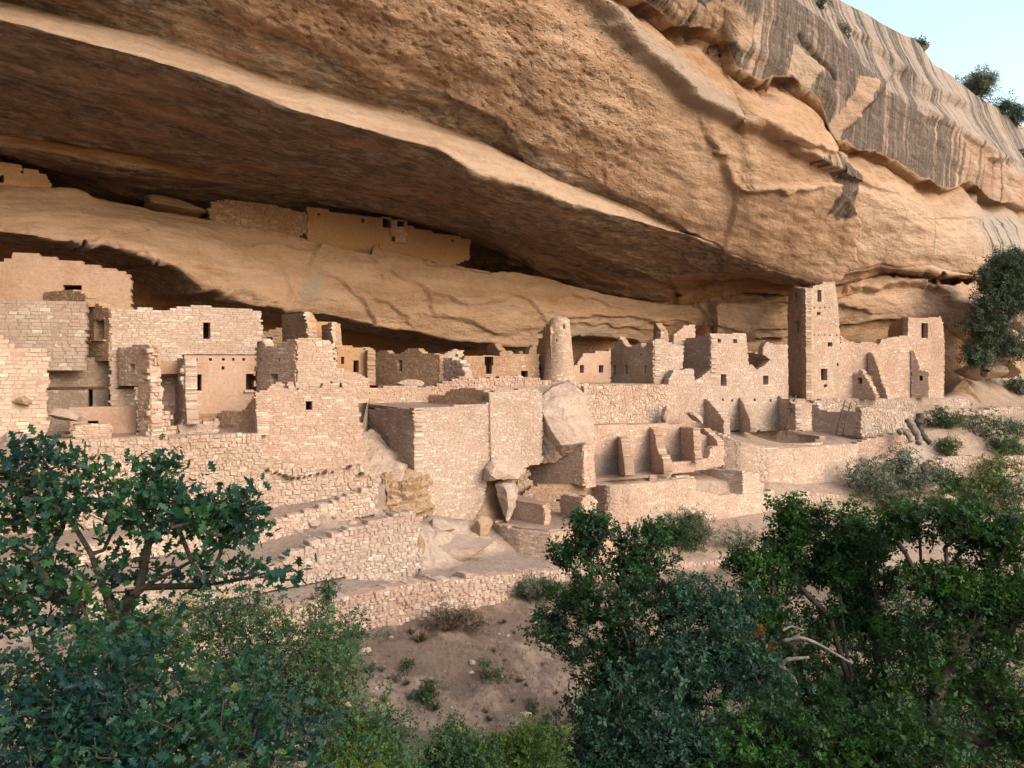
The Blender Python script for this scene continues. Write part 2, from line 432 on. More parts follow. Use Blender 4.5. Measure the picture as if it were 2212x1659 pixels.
def build_wall(parent, plan, poly, holes=(), style='coursed', t=0.4, n_stones=0, seed=1, name='wall', rag=0.06, chamber=True, label=None, px_min=0.0):
    """poly, holes in (s,z). Courses of stones in a recessed mortar core; openings go right through"""
    ST = STR if style in ('rubble', 'loose', 'loosewarm') else ST0
    if ST is STR: rag = max(rag, 0.16)
    st = STYLES[style]; rs = np.random.RandomState(seed * 7 + 11)
    zmin, zmax = min(p[1] for p in poly), max(p[1] for p in poly)
    boxes = []; stones = []
    z = zmin
    gap, rel = st['gap'], st['rel']
    while z < zmax - 0.02:
        h = rs.uniform(*st['h']); zm = z + h * 0.5
        iv = intervals(poly, zm)
        hv = []
        for H in holes: hv += intervals(H, zm)
        fixed = set()
        for a, b in hv:
            nv = []
            for x0, x1 in iv:
                if b <= x0 or a >= x1: nv.append((x0, x1)); continue
                if a > x0: nv.append((x0, a)); fixed.add(round(a, 4))
                if b < x1: nv.append((b, x1)); fixed.add(round(b, 4))
            iv = nv
        for x0, x1 in iv:
            if round(x0, 4) not in fixed and rag: x0 += rs.uniform(-rag, rag)
            if round(x1, 4) not in fixed and rag: x1 += rs.uniform(-rag, rag)
            if x1 - x0 < 0.06: continue
            boxes.append((x0 + 0.012, x1 - 0.012, z, z + h))
            x = x0
            while x < x1 - 0.02:
                w = rs.uniform(*st['w'])
                if x1 - x - w < st['w'][0] * 0.6: w = x1 - x
                if w > 0.5 and x1 - x == w and w > st['w'][1] * 1.3: w *= 0.5
                if rs.rand() < st['keep']:
                    hh = h * (1 + st['jz'] * rs.uniform(-.6, 1.4))
                    stones.append((x + w / 2, z + h / 2 + h * st['jz'] * rs.uniform(-.5, .5), w - gap * 0.6, hh - gap * rs.uniform(0.7, 1.2), rel * rs.uniform(0.2, 1.3)))
                x += w
        z += h
    B = np.array(boxes); S = np.array(stones)
    amp_ = 0.0 if plan.taper else (0.03 if style in ('plaster', 'ochre') else 0.05)
    bul = lambda q, zz: amp_ * fbm(np.stack([np.asarray(q, float) * 0.75 + seed * 3.1, np.asarray(zz, float) * 0.9, np.zeros(np.shape(q))], -1), 3, 13)
    tz = lambda zz: (zz - zmin) * plan.taper
    # mortar core, split along curved lines
    V = []; Fc = []
    step = 0.35 if len(plan.L) > 1 else 0.7
    for x0, x1, z0, z1 in B:
        k = max(1, int(math.ceil((x1 - x0) / step)))
        qs = np.linspace(x0, x1, k + 1)
        P, N = plan.pos(qs)
        base = len(V)
        b0_, b1_ = bul(qs, np.full(len(qs), z0)), bul(qs, np.full(len(qs), z1))
        for iq, (p, n) in enumerate(zip(P, N)):
            for zz, bb in ((z0, b0_[iq]), (z1, b1_[iq])):
                f = p - n * (tz(zz) - bb); g = p - n * (t + tz(zz) * (1 if plan.taper else 1) - rel)
                V.append((f[0], f[1], zz)); V.append((g[0], g[1], zz))
        for i in range(k):
            a = base + 4 * i; b = a + 4
            Fc += [(a, b, b + 2, a + 2), (b + 1, a + 1, a + 3, b + 3), (a + 2, b + 2, b + 3, a + 3), (b, a, a + 1, b + 1)]
        a = base; b = base + 4 * k
        Fc += [(a + 1, a, a + 2, a + 3), (b, b + 1, b + 3, b + 2)]
    core = mesh_from(name, np.array(V), np.array(Fc), mat_of(st['mm']), parent, tint=np.zeros(len(V)))
    if label: core['label'] = label
    # stones
    n = len(S)
    P, N = plan.pos(S[:, 0])
    D = np.stack([-N[:, 1], N[:, 0]], 1)
    T3 = np.zeros((n, 3))
    depth = t * 0.55
    off = S[:, 4] - tz(S[:, 1]) + bul(S[:, 0], S[:, 1])
    full = t + 2 * S[:, 4]
    cen = P + N * (off - full / 2)[:, None]
    T3[:, 0], T3[:, 1], T3[:, 2] = cen[:, 0], cen[:, 1], S[:, 1]
    ang = rs.uniform(-0.035, 0.035, n) * (4.5 if rel > 0.03 else 1)
    Mx = np.zeros((n, 3, 3))
    c, s_ = np.cos(ang), np.sin(ang)
    Mx[:, 0, 0], Mx[:, 1, 0], Mx[:, 2, 0] = D[:, 0] * S[:, 2] * c, D[:, 1] * S[:, 2] * c, s_ * S[:, 2]
    Mx[:, 0, 1], Mx[:, 1, 1] = -N[:, 0] * full, -N[:, 1] * full
    Mx[:, 0, 2], Mx[:, 1, 2], Mx[:, 2, 2] = -D[:, 0] * s_ * S[:, 3], -D[:, 1] * s_ * S[:, 3], c * S[:, 3]
    tint = rs.rand(n)
    var = rs.randint(0, len(ST), n)
    size = S[:, 2] * S[:, 3] / (cen[:, 1] ** 2)
    order = np.argsort(-size)
    single = np.zeros(n, bool)
    cand = [i for i in order if S[i, 2] / cen[i, 1] * F * 1.7165 > px_min][:n_stones]
    single[cand] = True
    off0 = origin(parent)
    for i in np.nonzero(single)[0]:
        me = shared_stone(int(var[i]), mat_of(st['sm']), ST)
        o = bpy.data.objects.new('stone', me)
        m4 = Matrix.Identity(4)
        for r in range(3):
            for q in range(3): m4[r][q] = float(Mx[i, r, q])
            m4[r][3] = float(T3[i, r] - off0[r])
        o.parent = core
        o.matrix_local = m4
        o['tint'] = float(tint[i])
        COL.objects.link(o)
    rest = ~single
    Vs, Fs, Ts, o0 = [], [], [], 0
    for k in range(len(ST)):
        m = rest & (var == k)
        if not m.any(): continue
        v, f, tt = scatter(ST[k][0], ST[k][1], Mx[m], T3[m], tint[m])
        Vs.append(v); Fs.append(f[0] + o0); Ts.append(tt); o0 += len(v)
    if Vs:
        so = mesh_from('stonework', np.concatenate(Vs), np.concatenate(Fs), mat_of(st['sm']), core, tint=np.concatenate(Ts))
        so['kind'] = 'stuff'
    # flat stones over the openings
    for H in holes:
        hs = [q[0] for q in H]; hz = [q[1] for q in H]
        w_, h_ = max(hs) - min(hs), max(hz) - min(hz)
        if h_ < 0.33 or style == 'rubble': continue
        th_ = 0.07; ov = 0.09
        P, N = plan.pos(np.array([(min(hs) + max(hs)) / 2])); d_ = np.array([-N[0][1], N[0][0]])
        V = []
        for x in (-w_ / 2 - ov, w_ / 2 + ov * rs.uniform(.6, 1.3)):
            for y in (rel + 0.012, -0.2):
                for z_k in (max(hz) - 0.012, max(hz) + th_ * rs.uniform(.8, 1.2)):
                    g = P[0] + d_ * x + N[0] * (y - tz(max(hz)) + float(bul([(min(hs) + max(hs)) / 2], [max(hz)])[0])); V.append((g[0], g[1], z_k))
        mesh_from('lintel', np.array(V), np.array([(0, 1, 3, 2), (4, 6, 7, 5), (0, 4, 5, 1), (2, 3, 7, 6), (1, 5, 7, 3), (0, 2, 6, 4)]), mat_of(st['sm']), core, tint=np.full(8, 0.6))
    # the room behind each opening
    if chamber:
        for H in holes:
            hs = [q[0] for q in H]; hz = [q[1] for q in H]
            if (max(hs) - min(hs)) * (max(hz) - min(hz)) < 0.02: dd, ex = 0.35, 0.02
            else: dd, ex = 1.3, 0.22
            q0, q1, z0, z1 = min(hs) - ex, max(hs) + ex, min(hz) - ex * .5, max(hz) + ex * .5
            P, N = plan.pos(np.array([q0, q1]))
            V = []
            for d in (t - rel - 0.002, t + dd):
                for (p, nn) in zip(P, N):
                    for zz in (z0, z1):
                        g = p - nn * (d + tz(zz)); V.append((g[0], g[1], zz))
            Fq = [(0, 1, 5, 4), (2, 6, 7, 3), (1, 3, 7, 5), (0, 4, 6, 2), (4, 5, 7, 6)]
            mesh_from('chamber', np.array(V), np.array(Fq), M['warmmortar'], core, tint=np.zeros(8))
    return core

_seed = [0]
def wall(parent, a, b, poly, holes=(), style='coursed', t=0.4, n=0, **k):
    """a=(u,Y), b=(u,Y) ends; poly and holes in picture units; a hole of 4 numbers is a rectangle"""
    pl = straight(a[0], a[1], b[0], b[1])
    _seed[0] += 1
    hs = []
    for h in holes:
        if len(h) == 4 and not hasattr(h[0], '__len__'):
            h = [(h[0], h[1]), (h[2], h[1]), (h[2], h[3]), (h[0], h[3])]
        hs.append([pl.px(*q) for q in h])
    return build_wall(parent, pl, [pl.px(*q) for q in poly], hs, style, t, n, seed=_seed[0], **k)

def ring_wall(parent, pts, ztop, zbot, style='coursed', t=0.35, n=0, centre=None, taper=0.0, holes=(), flip=False, **k):
    """curved wall along plan points; ztop = number or list of heights at equal steps along it"""
    pl = Plan(pts, taper=taper, centre=centre, flip=flip)
    _seed[0] += 1
    L = pl.S[-1]
    zt = np.atleast_1d(ztop)
    if len(zt) == 1: zt = np.array([zt[0], zt[0]])
    xs = np.linspace(0, L, len(zt))
    poly = [(0, zbot)] + [(float(x), float(q)) for x, q in zip(xs, zt)] + [(L, zbot)]
    return build_wall(parent, pl, poly, holes, style, t, n, seed=_seed[0], **k)

def arc(cx, cy, r, a0, a1, n=14):
    return [(cx + r * math.cos(R(a0 + (a1 - a0) * i / n)), cy + r * math.sin(R(a0 + (a1 - a0) * i / n))) for i in range(n + 1)]
# ------------------------------------------------------------------ lofted sheets: cliff and ground
SD = np.array([0.70, 0.714, 0.0])          # along the cliff
SN = np.array([-0.714, 0.70, 0.0])         # into the cliff

def smooth1(a, n):
    if n < 1: return a
    k = np.hanning(2 * n + 3)[1:-1]; k /= k.sum()
    p = np.pad(a, n, mode='reflect', reflect_type='odd')
    return np.convolve(p, k, mode='valid')

UC = np.concatenate([np.arange(-200, 2401, 4.0)])
NEXT = 14
def row_uvY(pts, sm=3, jit=0.0, seed=0):
    p = np.array(pts, float)
    v = smooth1(np.interp(UC, p[:, 0], p[:, 1]), sm); Y = smooth1(np.interp(UC, p[:, 0], p[:, 2]), 8)
    if jit:
        q = np.stack([UC / 34.0, np.full_like(UC, seed * 3.7), np.zeros_like(UC)], 1)
        v = v + jit * fbm(q, 4, seed)
    m = (UC - CU) / F
    W = np.stack([m * Y, Y, (HV - v) / F * Y], 1)
    return extend(W), np.concatenate([np.full(NEXT, UC[0]), UC, np.full(NEXT, UC[-1])]), np.concatenate([np.full(NEXT, v[0]), v, np.full(NEXT, v[-1])])

LW = np.array([0.30, 0.954, 0])  # unseen left end of the cliff, bent round to block sky light
def extend(W, dl=LW, dr=np.array([0.8, 0.6, 0])):
    k = (np.arange(1, NEXT + 1) ** 1.5)[:, None] * 0.9
    dl = dl / np.linalg.norm(dl); dr = dr / np.linalg.norm(dr)
    return np.concatenate([(W[0] - k * dl)[::-1], W, W[-1] + k * dr])

def rim(u, off, Z):
    m = (u - CU) / F
    s = m * (31 + off) / (0.7 - 0.71 * m)
    Y = 31 + off + 0.71 * s
    return (u, HV - Z * F / Y, Y)
LEFTU = list(range(-200, 1301, 100))

rows = {}
rows['R1'] = [rim(u, 0, 24) for u in LEFTU + [1400, 1500, 1600, 1700]] + [(1740, -60, 49.5), (1812, 0, 53), (1870, 28, 56), (1930, 60, 60), (1990, 95, 64), (2010, 132, 66), (2050, 162, 69), (2100, 200, 74), (2180, 250, 82), (2240, 290, 88), (2400, 380, 110)]
rows['R2'] = [rim(u, -1.5, 19) for u in LEFTU + [1400, 1500, 1600]] + [(1700, -20, 45), (1722, 0, 46), (1767, 37, 48), (1881, 173, 53), (1981, 243, 58), (2080, 291, 64), (2176, 358, 72), (2240, 400, 78), (2400, 500, 95)]
rows['R3'] = [rim(u, 0.5, 17.2) for u in LEFTU] + [(1398, 0, 38), (1472, 74, 40), (1560, 72, 42.3), (1592, 129, 43), (1620, 162, 44), (1693, 159, 46), (1749, 206, 48), (1778, 240, 49), (1788, 285, 50), (1804, 306, 50.5), (1852, 336, 52), (1907, 325, 54.5), (1951, 358, 57), (1988, 384, 59), (2092, 410, 66), (2158, 431, 71), (2240, 470, 78), (2400, 540, 95)]
rows['K6'] = [(-200, -260, 20), (0, -165, 23), (300, -60, 27), (438, 0, 29), (486, 36, 29.5), (525, 67, 30), (616, 91, 31), (691, 118, 32), (830, 188, 34), (896, 192, 35), (1010, 222, 36.6), (1094, 257, 38.2), (1153, 308, 39.3), (1272, 379, 42), (1430, 462, 46), (1485, 502, 48), (1619, 555, 51.7), (1711, 581, 54.3), (1785, 587, 56.7), (1900, 565, 59.5), (2003, 573, 62.5), (2102, 592, 66), (2212, 600, 72), (2400, 620, 90)]
rows['K7'] = [(-200, -60, 23.9), (0, 4, 27.4), (118, 32, 28.4), (316, 79, 29.8), (494, 138, 31.4), (612, 182, 32.9), (731, 209, 34.4), (874, 249, 36.55), (920, 265, 37.22), (1054, 312, 39.55), (1118, 348, 40.57), (1212, 395, 42.11), (1331, 434, 44.8), (1430, 478, 47.0), (1485, 505, 48.6), (1619, 558, 52.2), (1711, 584, 54.8), (1785, 590, 57.0), (1900, 568, 60.0), (2003, 576, 63.0), (2102, 594.5, 66.3), (2212, 605, 72.5), (2400, 625, 90.0)]
rows['K8'] = [(-200, -30, 21), (0, 43, 24.7), (138, 79, 25.8), (316, 126, 27.2), (474, 174, 28.8), (632, 237, 30.4), (738, 265, 31.8), (877, 304, 34), (944, 320, 35), (1035, 379, 36.7), (1133, 403, 38.8), (1212, 434, 40.6), (1347, 470, 44), (1485, 507.5, 48.2), (1619, 560, 52), (1711, 586, 54.6), (1785, 592, 56.8), (1850, 580, 58.8), (1892, 571, 60), (2003, 579, 62.5), (2025, 590, 63), (2102, 597, 66), (2212, 610, 72), (2400, 630, 90)]
tailb = [(1165, 555, 51.5), (1350, 600, 55), (1485, 590, 55.5), (1620, 577, 55.5), (1711, 592, 57), (1785, 600, 58.5), (1892, 579, 61.5), (2003, 585, 64), (2102, 604, 67.5), (2212, 620, 73), (2400, 640, 92)]
rows['K8b'] = [(-200, 240, 29), (0, 288, 32.5), (178, 316, 34), (316, 340, 35.6), (454, 378, 38), (640, 415, 41.5), (860, 450, 44.5), (1020, 490, 48)] + tailb
rows['K8c'] = [(-200, 262, 28.6), (0, 309, 32.0), (178, 337, 33.6), (316, 362, 35.3), (454, 386, 37.9), (640, 421, 41.8), (860, 456, 44.8), (1020, 496, 48.3)] + [(a, b + 4, c + .4) for a, b, c in tailb]
rows['K9'] = [(-200, 310, 32), (0, 341, 34.5), (100, 372, 36), (240, 422, 38.3), (450, 447, 42), (670, 452, 45), (860, 478, 48), (1020, 515, 51), (1165, 588, 54.5), (1350, 634, 57.5), (1440, 645, 59.5), (1500, 612, 59.5), (1620, 590, 58.5), (1711, 597, 59.5), (1785, 606, 60.5), (1892, 586, 62.5), (2003, 592, 65), (2102, 609, 68.5), (2212, 630, 74), (2400, 650, 93)]
rows['K10'] = [(-200, 360, 31), (0, 400, 33), (166, 411, 35), (237, 436, 36), (440, 474, 39), (560, 500, 41), (640, 512, 42), (700, 530, 43), (790, 546, 44.5), (835, 536, 45.2), (936, 563, 47), (1023, 578, 48.7), (1180, 603, 52), (1300, 632, 55), (1400, 652, 57.5), (1485, 660, 59.5), (1620, 622, 59), (1711, 625, 60), (1785, 630, 61), (1892, 603, 62.5), (2003, 606, 64), (2030, 612, 63), (2110, 620, 66.5), (2212, 650, 73), (2400, 670, 92)]
rows['K11'] = [(-200, 470, 29), (0, 498, 31), (105, 514, 31.7), (184, 521, 32.5), (290, 548, 33.5), (395, 582, 35), (448, 621, 36), (514, 642, 37.5), (566, 658, 38.5), (656, 670, 41), (735, 691, 43), (893, 717, 46), (985, 736, 48), (1051, 741, 49.5), (1122, 752, 51.2), (1200, 745, 53), (1253, 722, 54.5), (1332, 730, 56.5), (1400, 738, 58), (1485, 720, 59.8), (1530, 700, 60), (1700, 720, 61), (1785, 700, 61.5), (1900, 690, 62.5), (2003, 690, 64), (2040, 700, 64), (2110, 720, 66.5), (2212, 720, 73), (2400, 740, 92)]

G = {k: row_uvY(v, 2, 5.0 if k in ('R1', 'R2', 'R3') else (3.5 if k in ('K6', 'K8', 'K11', 'K10') else 1.5), i) for i, (k, v) in enumerate(rows.items())}
q_ = fbm(np.stack([UC / 60, UC * 0, UC * 0], 1), 3, 77)
q_ = np.concatenate([np.zeros(NEXT), np.round(q_ * 7) / 7 * 34, np.zeros(NEXT)]) * sstep(1350, 1500, G['R3'][1])
W_ = G['R3'][0]; W_[:, 2] -= q_ / F * W_[:, 1]; G['R3'] = (W_, G['R3'][1], G['R3'][2] + q_)
def shift(src, dY=0, dv=0, Z=None, dZ=0):
    W, U, Vv = G[src]
    m = (W[:, 0] / np.maximum(W[:, 1], 1))
    dY = dY(U) if callable(dY) else dY
    W2 = W.copy()
    W2 = W2 + SN * np.asarray(dY)[..., None] if np.ndim(dY) else W2 + SN * dY
    W2[:, 2] = (Z if Z is not None else W[:, 2]) + dZ
    W2[:, 2] -= dv / F * W2[:, 1]
    return W2, U, Vv + dv
inl = lambda a, b: (lambda U: a + (b - a) * sstep(1180, 1420, U))
G['R0'] = shift('R1', 60, 0, dZ=4)
G['R4'] = shift('R3', 0.9, 6)
G['K9d'] = shift('K9', inl(4.2, 0.4), 6)
G['K9e'] = shift('K9', inl(4.5, 0.5), 10, Z=np.minimum(G['K10'][0][:, 2] - 0.1, G['K9'][0][:, 2] - 0.3))
G['K12'] = shift('K11', inl(6.0, 0.9), 0, dZ=0.2)
G['K12b'] = shift('K11', inl(7.5, 0.8), 8, dZ=-1.4)
G['K13'] = shift('K11', inl(6.5, 0.2), 90, Z=-5.0)

AT = ('umber', 'varnish', 'orange', 'pale', 'grey', 'pit')
z_ = lambda U: 0 * U
bands = [  # (row, subdivisions to next row, bulge, attributes of the band as functions of u)
    ('R0', 4, 0, dict(grey=.9)),
    ('R1', 34, -0.1, dict(grey=.72, varnish=.80)),
    ('R2', 40, 0.1, dict(varnish=lambda U: 1.0 - .5 * sstep(2000, 2250, U), grey=.25)),
    ('R3', 4, 0, dict(orange=.6, umber=.2)),
    ('R4', 105, 0.9, dict(pale=.45, orange=.15, pit=lambda U: sstep(380, 600, U) * (1 - sstep(1300, 1480, U)))),
    ('K6', 20, 0.0, dict(umber=lambda U: 1.1 - 1.1 * sstep(1500, 1700, U), pit=.1)),
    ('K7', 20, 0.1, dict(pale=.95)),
    ('K8', 64, -0.25, dict(umber=lambda U: .98 - .98 * sstep(1770, 1850, U), orange=.2)),
    ('K8b', 6, 0, dict(orange=lambda U: .95 * (1 - sstep(440, 520, U)), umber=lambda U: sstep(430, 560, U) * (1 - sstep(1400, 1560, U)))),
    ('K8c', 22, -0.1, dict(umber=lambda U: .95 - .6 * sstep(800, 1150, U) - .35 * sstep(1380, 1500, U), orange=.3)),
    ('K9', 5, 0, dict(umber=lambda U: 1 - sstep(1400, 1500, U))),
    ('K9d', 6, 0, dict(umber=lambda U: 1 - sstep(1400, 1500, U), orange=.4)),
    ('K9e', 8, 0, dict(orange=.6)),
    ('K10', 44, 0.9, dict(pale=.55, orange=lambda U: .35 - .2 * sstep(1500, 1700, U))),
    ('K11', 12, 0, dict(umber=lambda U: 1 - sstep(1200, 1400, U), orange=.3)),
    ('K12', 10, 0, dict(orange=.7, pale=.2)),
    ('K12b', 16, 0, dict(orange=.5, pale=.3)),
    ('K13', 0, 0, dict()),
]
def loft(bands, G, AT):
    P, UU, VV = [], [], []; A = {k: [] for k in AT}
    for i, (k, n, bulge, at_) in enumerate(bands):
        W0, U0, V0 = G[k]
        if i == len(bands) - 1: fs = [0.0]; W1, U1, V1 = W0, U0, V0
        else: W1, U1, V1 = G[bands[i + 1][0]]; fs = [j / n for j in range(n)]
        for f in fs:
            W = W0 * (1 - f) + W1 * f
            if bulge:
                d = np.linalg.norm(W1 - W0, axis=1)
                b = bulge * np.minimum(d / 8, 1.5) * 4 * f * (1 - f)
                W = W - SN * b[:, None]
            P.append(W); UU.append(U0); VV.append(V0 * (1 - f) + V1 * f)
            for a in AT:
                q = at_.get(a, 0.0)
                A[a].append(q(U0) if callable(q) else np.full(len(U0), q))
    return np.array(P), np.array(UU), np.array(VV), {k: np.array(v) for k, v in A.items()}

def grid_normals(P):
    du = np.gradient(P, axis=1); dv = np.gradient(P, axis=0)
    n = np.cross(du, dv); n /= np.linalg.norm(n, axis=-1, keepdims=True) + 1e-9
    s = np.sign(np.sum(n * -P, -1, keepdims=True)); s[s == 0] = 1
    return n * s
def grid_faces(nr, nc, flip=False):
    i = np.arange(nr * nc).reshape(nr, nc)
    f = np.stack([i[:-1, :-1], i[1:, :-1], i[1:, 1:], i[:-1, 1:]], -1).reshape(-1, 4)
    return f[:, ::-1] if flip else f

P, UU, VV, A = loft(bands, G, AT)
N = grid_normals(P)
# smooth the normals a little over the creases
for _ in range(2):
    N[1:-1] = (N[:-2] + 2 * N[1:-1] + N[2:]); N /= np.linalg.norm(N, axis=-1, keepdims=True) + 1e-9
D = np.zeros(UU.shape)
jU = UU + 9 * fbm(np.stack([UU / 25, VV / 25, UU * 0], -1), 3, 5)
jV = VV + 9 * fbm(np.stack([UU / 25, VV / 25, UU * 0 + 9], -1), 3, 6)
inview = (UU > -190) & (UU < 2390)
def step_brush(pts, amp, fall=90, width=7):
    """rock above (left of) the line stands proud of the rock below it"""
    global D
    d, side = line_d(pts, jU, jV)
    s = d * side
    prof = (1 - sstep(-width, 0, s)) * np.exp(-np.maximum(-s, 0) / fall)
    D = D + amp * prof * inview
def groove(pts, amp, width=5):
    global D
    d, _ = line_d(pts, jU, jV)
    D = D - amp * np.exp(-(d / width) ** 2) * inview
def plateau(poly, amp, soft=8):
    global D
    D = D + amp * sstep(0, soft, poly_sd(poly, jU, jV)) * inview
def paint(name, poly, val, soft=15, mode='max'):
    w = sstep(-soft / 2, soft, poly_sd(poly, jU, jV)) * inview
    if mode == 'max': A[name] = np.maximum(A[name], val * w)
    else: A[name] = A[name] * (1 - w) + val * w

step_brush([(1270, -10), (1307, 43), (1351, 115), (1390, 142), (1450, 209), (1493, 240), (1573, 272), (1640, 290)], 1.3, 70, 26)
step_brush([(1700, 330), (1722, 348), (1782, 368)], 1.0, 60, 10)
step_brush([(1520, 330), (1545, 392), (1580, 408), (1640, 400)], 0.5, 60, 12)
D -= 0 
d_, s_ = line_d([(1770, 395), (1822, 468), (1818, 520), (1820, 548), (1788, 594)], jU, jV)
D += 0.9 * (1 - sstep(-2, 6, -d_ * s_ * 1.0)) * 0
# the left slab ends at a vertical corner
D += 1.0 * (sstep(0, 8, d_ * (s_ > 0))) * np.exp(-d_ / 130) * (UU > 1560) * (UU < 1832) * (VV > 385) * (VV < 592) * inview
step_brush([(1850, 250), (1935, 168), (1988, 221), (2047, 226)], 0.6, 60, 10)
step_brush([(1790, 20), (1827, 88), (1889, 172), (1960, 232), (2040, 262), (2130, 330), (2176, 352)], 0.0, 60, 10)
step_brush([(1855, 90), (1900, 130), (1934, 160), (1990, 205), (2050, 225)], 0.8, 50, 10)
step_brush([(2020, 260), (2075, 295), (2140, 345), (2176, 352)], 0.7, 40, 8)
step_brush([(1722, 0), (1745, 90), (1790, 168)], 0.0, 60, 6)
groove([(1720, 78), (1760, 130), (1790, 168)], 0.5, 4)
plateau([(1528, 652), (1565, 647), (1700, 655), (1704, 735), (1690, 780), (1515, 780)], 1.0, 6)
plateau([(1858, 708), (1880, 699), (1912, 712), (1908, 742), (1870, 748), (1846, 738)], -5.0, 10)
plateau([(1560, 618), (1600, 600), (1680, 622), (1700, 640), (1640, 645), (1590, 640)], -0.9, 10)
plateau([(2035, 640), (2100, 632), (2108, 700), (2090, 830), (2062, 862), (2034, 830)], 1.4, 22)
step_brush([(1806, 626), (1870, 634), (1950, 622), (2010, 612), (2026, 640)], 0.9, 40, 6)
step_brush([(1700, 655), (1760, 660), (1830, 668)], 0.5, 40, 6)
groove([(2028, 604), (2070, 610), (2115, 618)], 2.0, 5)
groove([(178, 523), (230, 510), (308, 503)], 0.25, 3)
step_brush([(585, 515), (640, 528), (691, 521), (672, 553)], 0.3, 25, 5)
step_brush([(731, 538), (794, 547), (837, 537), (880, 548), (936, 566), (1023, 582), (1100, 590)], 0.55, 20, 5)
step_brush([(819, 655), (848, 670), (872, 690)], 0.3, 20, 5)
step_brush([(850, 600), (901, 626), (916, 651)], 0.3, 25, 5)
step_brush([(740, 560), (800, 566), (812, 600)], 0.18, 20, 5)
step_brush([(445, 620), (490, 628), (540, 640)], 0.4, 15, 5)
step_brush([(430, 590), (480, 612), (470, 640)], 0.35, 15, 6)
step_brush([(1050, 570), (1120, 590), (1170, 596)], 0.5, 15, 5)
step_brush([(1190, 650), (1230, 640), (1290, 655)], 0.35, 25, 5)
step_brush([(1210, 690), (1300, 682), (1370, 690), (1430, 700)], 0.45, 20, 5)
step_brush([(1250, 738), (1300, 742), (1340, 740)], 0.35, 12, 4)
step_brush([(1010, 225), (1090, 262), (1110, 300)], 0.4, 40, 8)
step_brush([(1480, 640), (1500, 660), (1530, 700), (1520, 760)], 0.5, 30, 8)
for c_ in ([(178, 521), (260, 540), (330, 560)], [(395, 545), (470, 560), (520, 585)], [(560, 540), (640, 555), (700, 560)], [(600, 600), (620, 640), (610, 665)], [(700, 600), (760, 640), (800, 690)], [(930, 640), (1000, 660), (1070, 650)], [(960, 690), (1010, 700), (1060, 720)], [(1090, 640), (1130, 655), (1160, 700)],
           [(1380, 700), (1430, 690), (1490, 700)], [(1240, 700), (1330, 706), (1420, 712)], [(1560, 690), (1600, 700), (1660, 696)], [(1500, 560), (1560, 600), (1620, 640)], [(960, 520), (1080, 560), (1200, 580)], [(1230, 520), (1330, 560), (1420, 600)]):
    step_brush(c_, 0.28, 22, 4)
# beds and weathering
along = P @ SD; inn = P @ SN; zz = P[..., 2]
Q = np.stack([along * 0.10, inn * 0.3, zz * 0.34], -1)
D += 0.30 * fbm(Q, 4, 21) * (1 - 0.6 * (UU > 1500) * (VV < 470))
Q = np.stack([along * 0.45, inn * 1.1, zz * 1.3], -1)
D += 0.16 * fbm(Q, 5, 31)
led = fbm(np.stack([along * 0.12, inn * 0.6, zz * 0.8], -1), 4, 41)
D += 0.22 * (np.round(led * 4) / 4 + 0.25 * led) * 0.7 * (1 - 0.6 * A['pale'])
pits = fbm(np.stack([along * 3.0, inn * 4.2, zz * 4.6], -1), 4, 51)
D -= 0.09 * A['pit'] * sstep(0.12, 0.5, pits)
D *= (1 - 0.65 * sstep(16, 24, zz))
r34 = sum(b[1] for b in bands[:3]); rr_ = np.abs(np.arange(len(UU)) - r34 - 2)[:, None]
D *= 0.25 + 0.75 * sstep(2, 14, rr_)
kk_ = (np.arange(len(UU)) - r34)[:, None]
nn_ = fbm(np.stack([UU / 38, VV / 60, UU * 0], -1), 3, 91)
D -= np.clip(0.1 + 2.0 * np.round(nn_ * 5) / 5, -0.1, 1.1) * np.where(kk_ < 1, 0, np.exp(-np.maximum(kk_ - 3, 0) / 9.0)) * sstep(1300, 1450, UU) * sstep(2300, 2150, UU)
P2 = P + N * (D * np.where(inview, 1, 0.6))[..., None]

# rock colours: varnish, orange scars, pale faces
paint('varnish', [(1690, 335), (1790, 300), (1870, 380), (1830, 460), (1760, 475), (1720, 450), (1760, 380), (1700, 345)], 1.0, 20)
paint('varnish', [(1880, 430), (2230, 430), (2230, 620), (2100, 600), (1880, 560)], .56, 40)
paint('varnish', [(2030, 440), (2230, 440), (2230, 700), (2110, 600), (2030, 590)], .72, 40)
paint('varnish', [(1640, 470), (1760, 440), (1720, 560), (1660, 590)], .50, 30)
paint('varnish', [(1470, -10), (1590, -10), (1640, 60), (1600, 130), (1560, 80), (1480, 80)], .5, 30, 'set')
paint('orange', [(1410, -10), (1520, 60), (1620, 190), (1780, 250), (1760, 330), (1690, 300), (1600, 260), (1480, 150)], .9, 40)
paint('orange', [(1700, 185), (1780, 200), (1785, 262), (1745, 268), (1715, 240)], 1, 12)
paint('pale', [(1700, 70), (1800, 165), (1760, 215), (1680, 165)], 1, 10)
paint('varnish', [(1712, 92), (1768, 150), (1740, 200), (1690, 160)], .35, 8, 'set')
paint('varnish', [(1850, 170), (1890, 180), (1800, 312), (1770, 300)], .05, 8, 'set')
paint('pale', [(1840, 400), (1960, 400), (2220, 460), (2220, 600), (2100, 600), (1880, 575), (1800, 590), (1800, 460)], .95, 40)
paint('grey', [(2080, 430), (2230, 440), (2230, 640), (2120, 600)], .75, 50)
paint('varnish', [(1960, 470), (2010, 470), (1990, 590), (1940, 590)], .62, 25)
paint('varnish', [(1900, 440), (1930, 440), (1900, 560), (1870, 560)], .6, 15)
paint('orange', [(1480, 590), (1620, 592), (1700, 640), (1560, 645), (1500, 640)], .9, 30)
paint('orange', [(900, 590), (1250, 600), (1400, 680), (1250, 700), (1000, 640)], .75, 50)
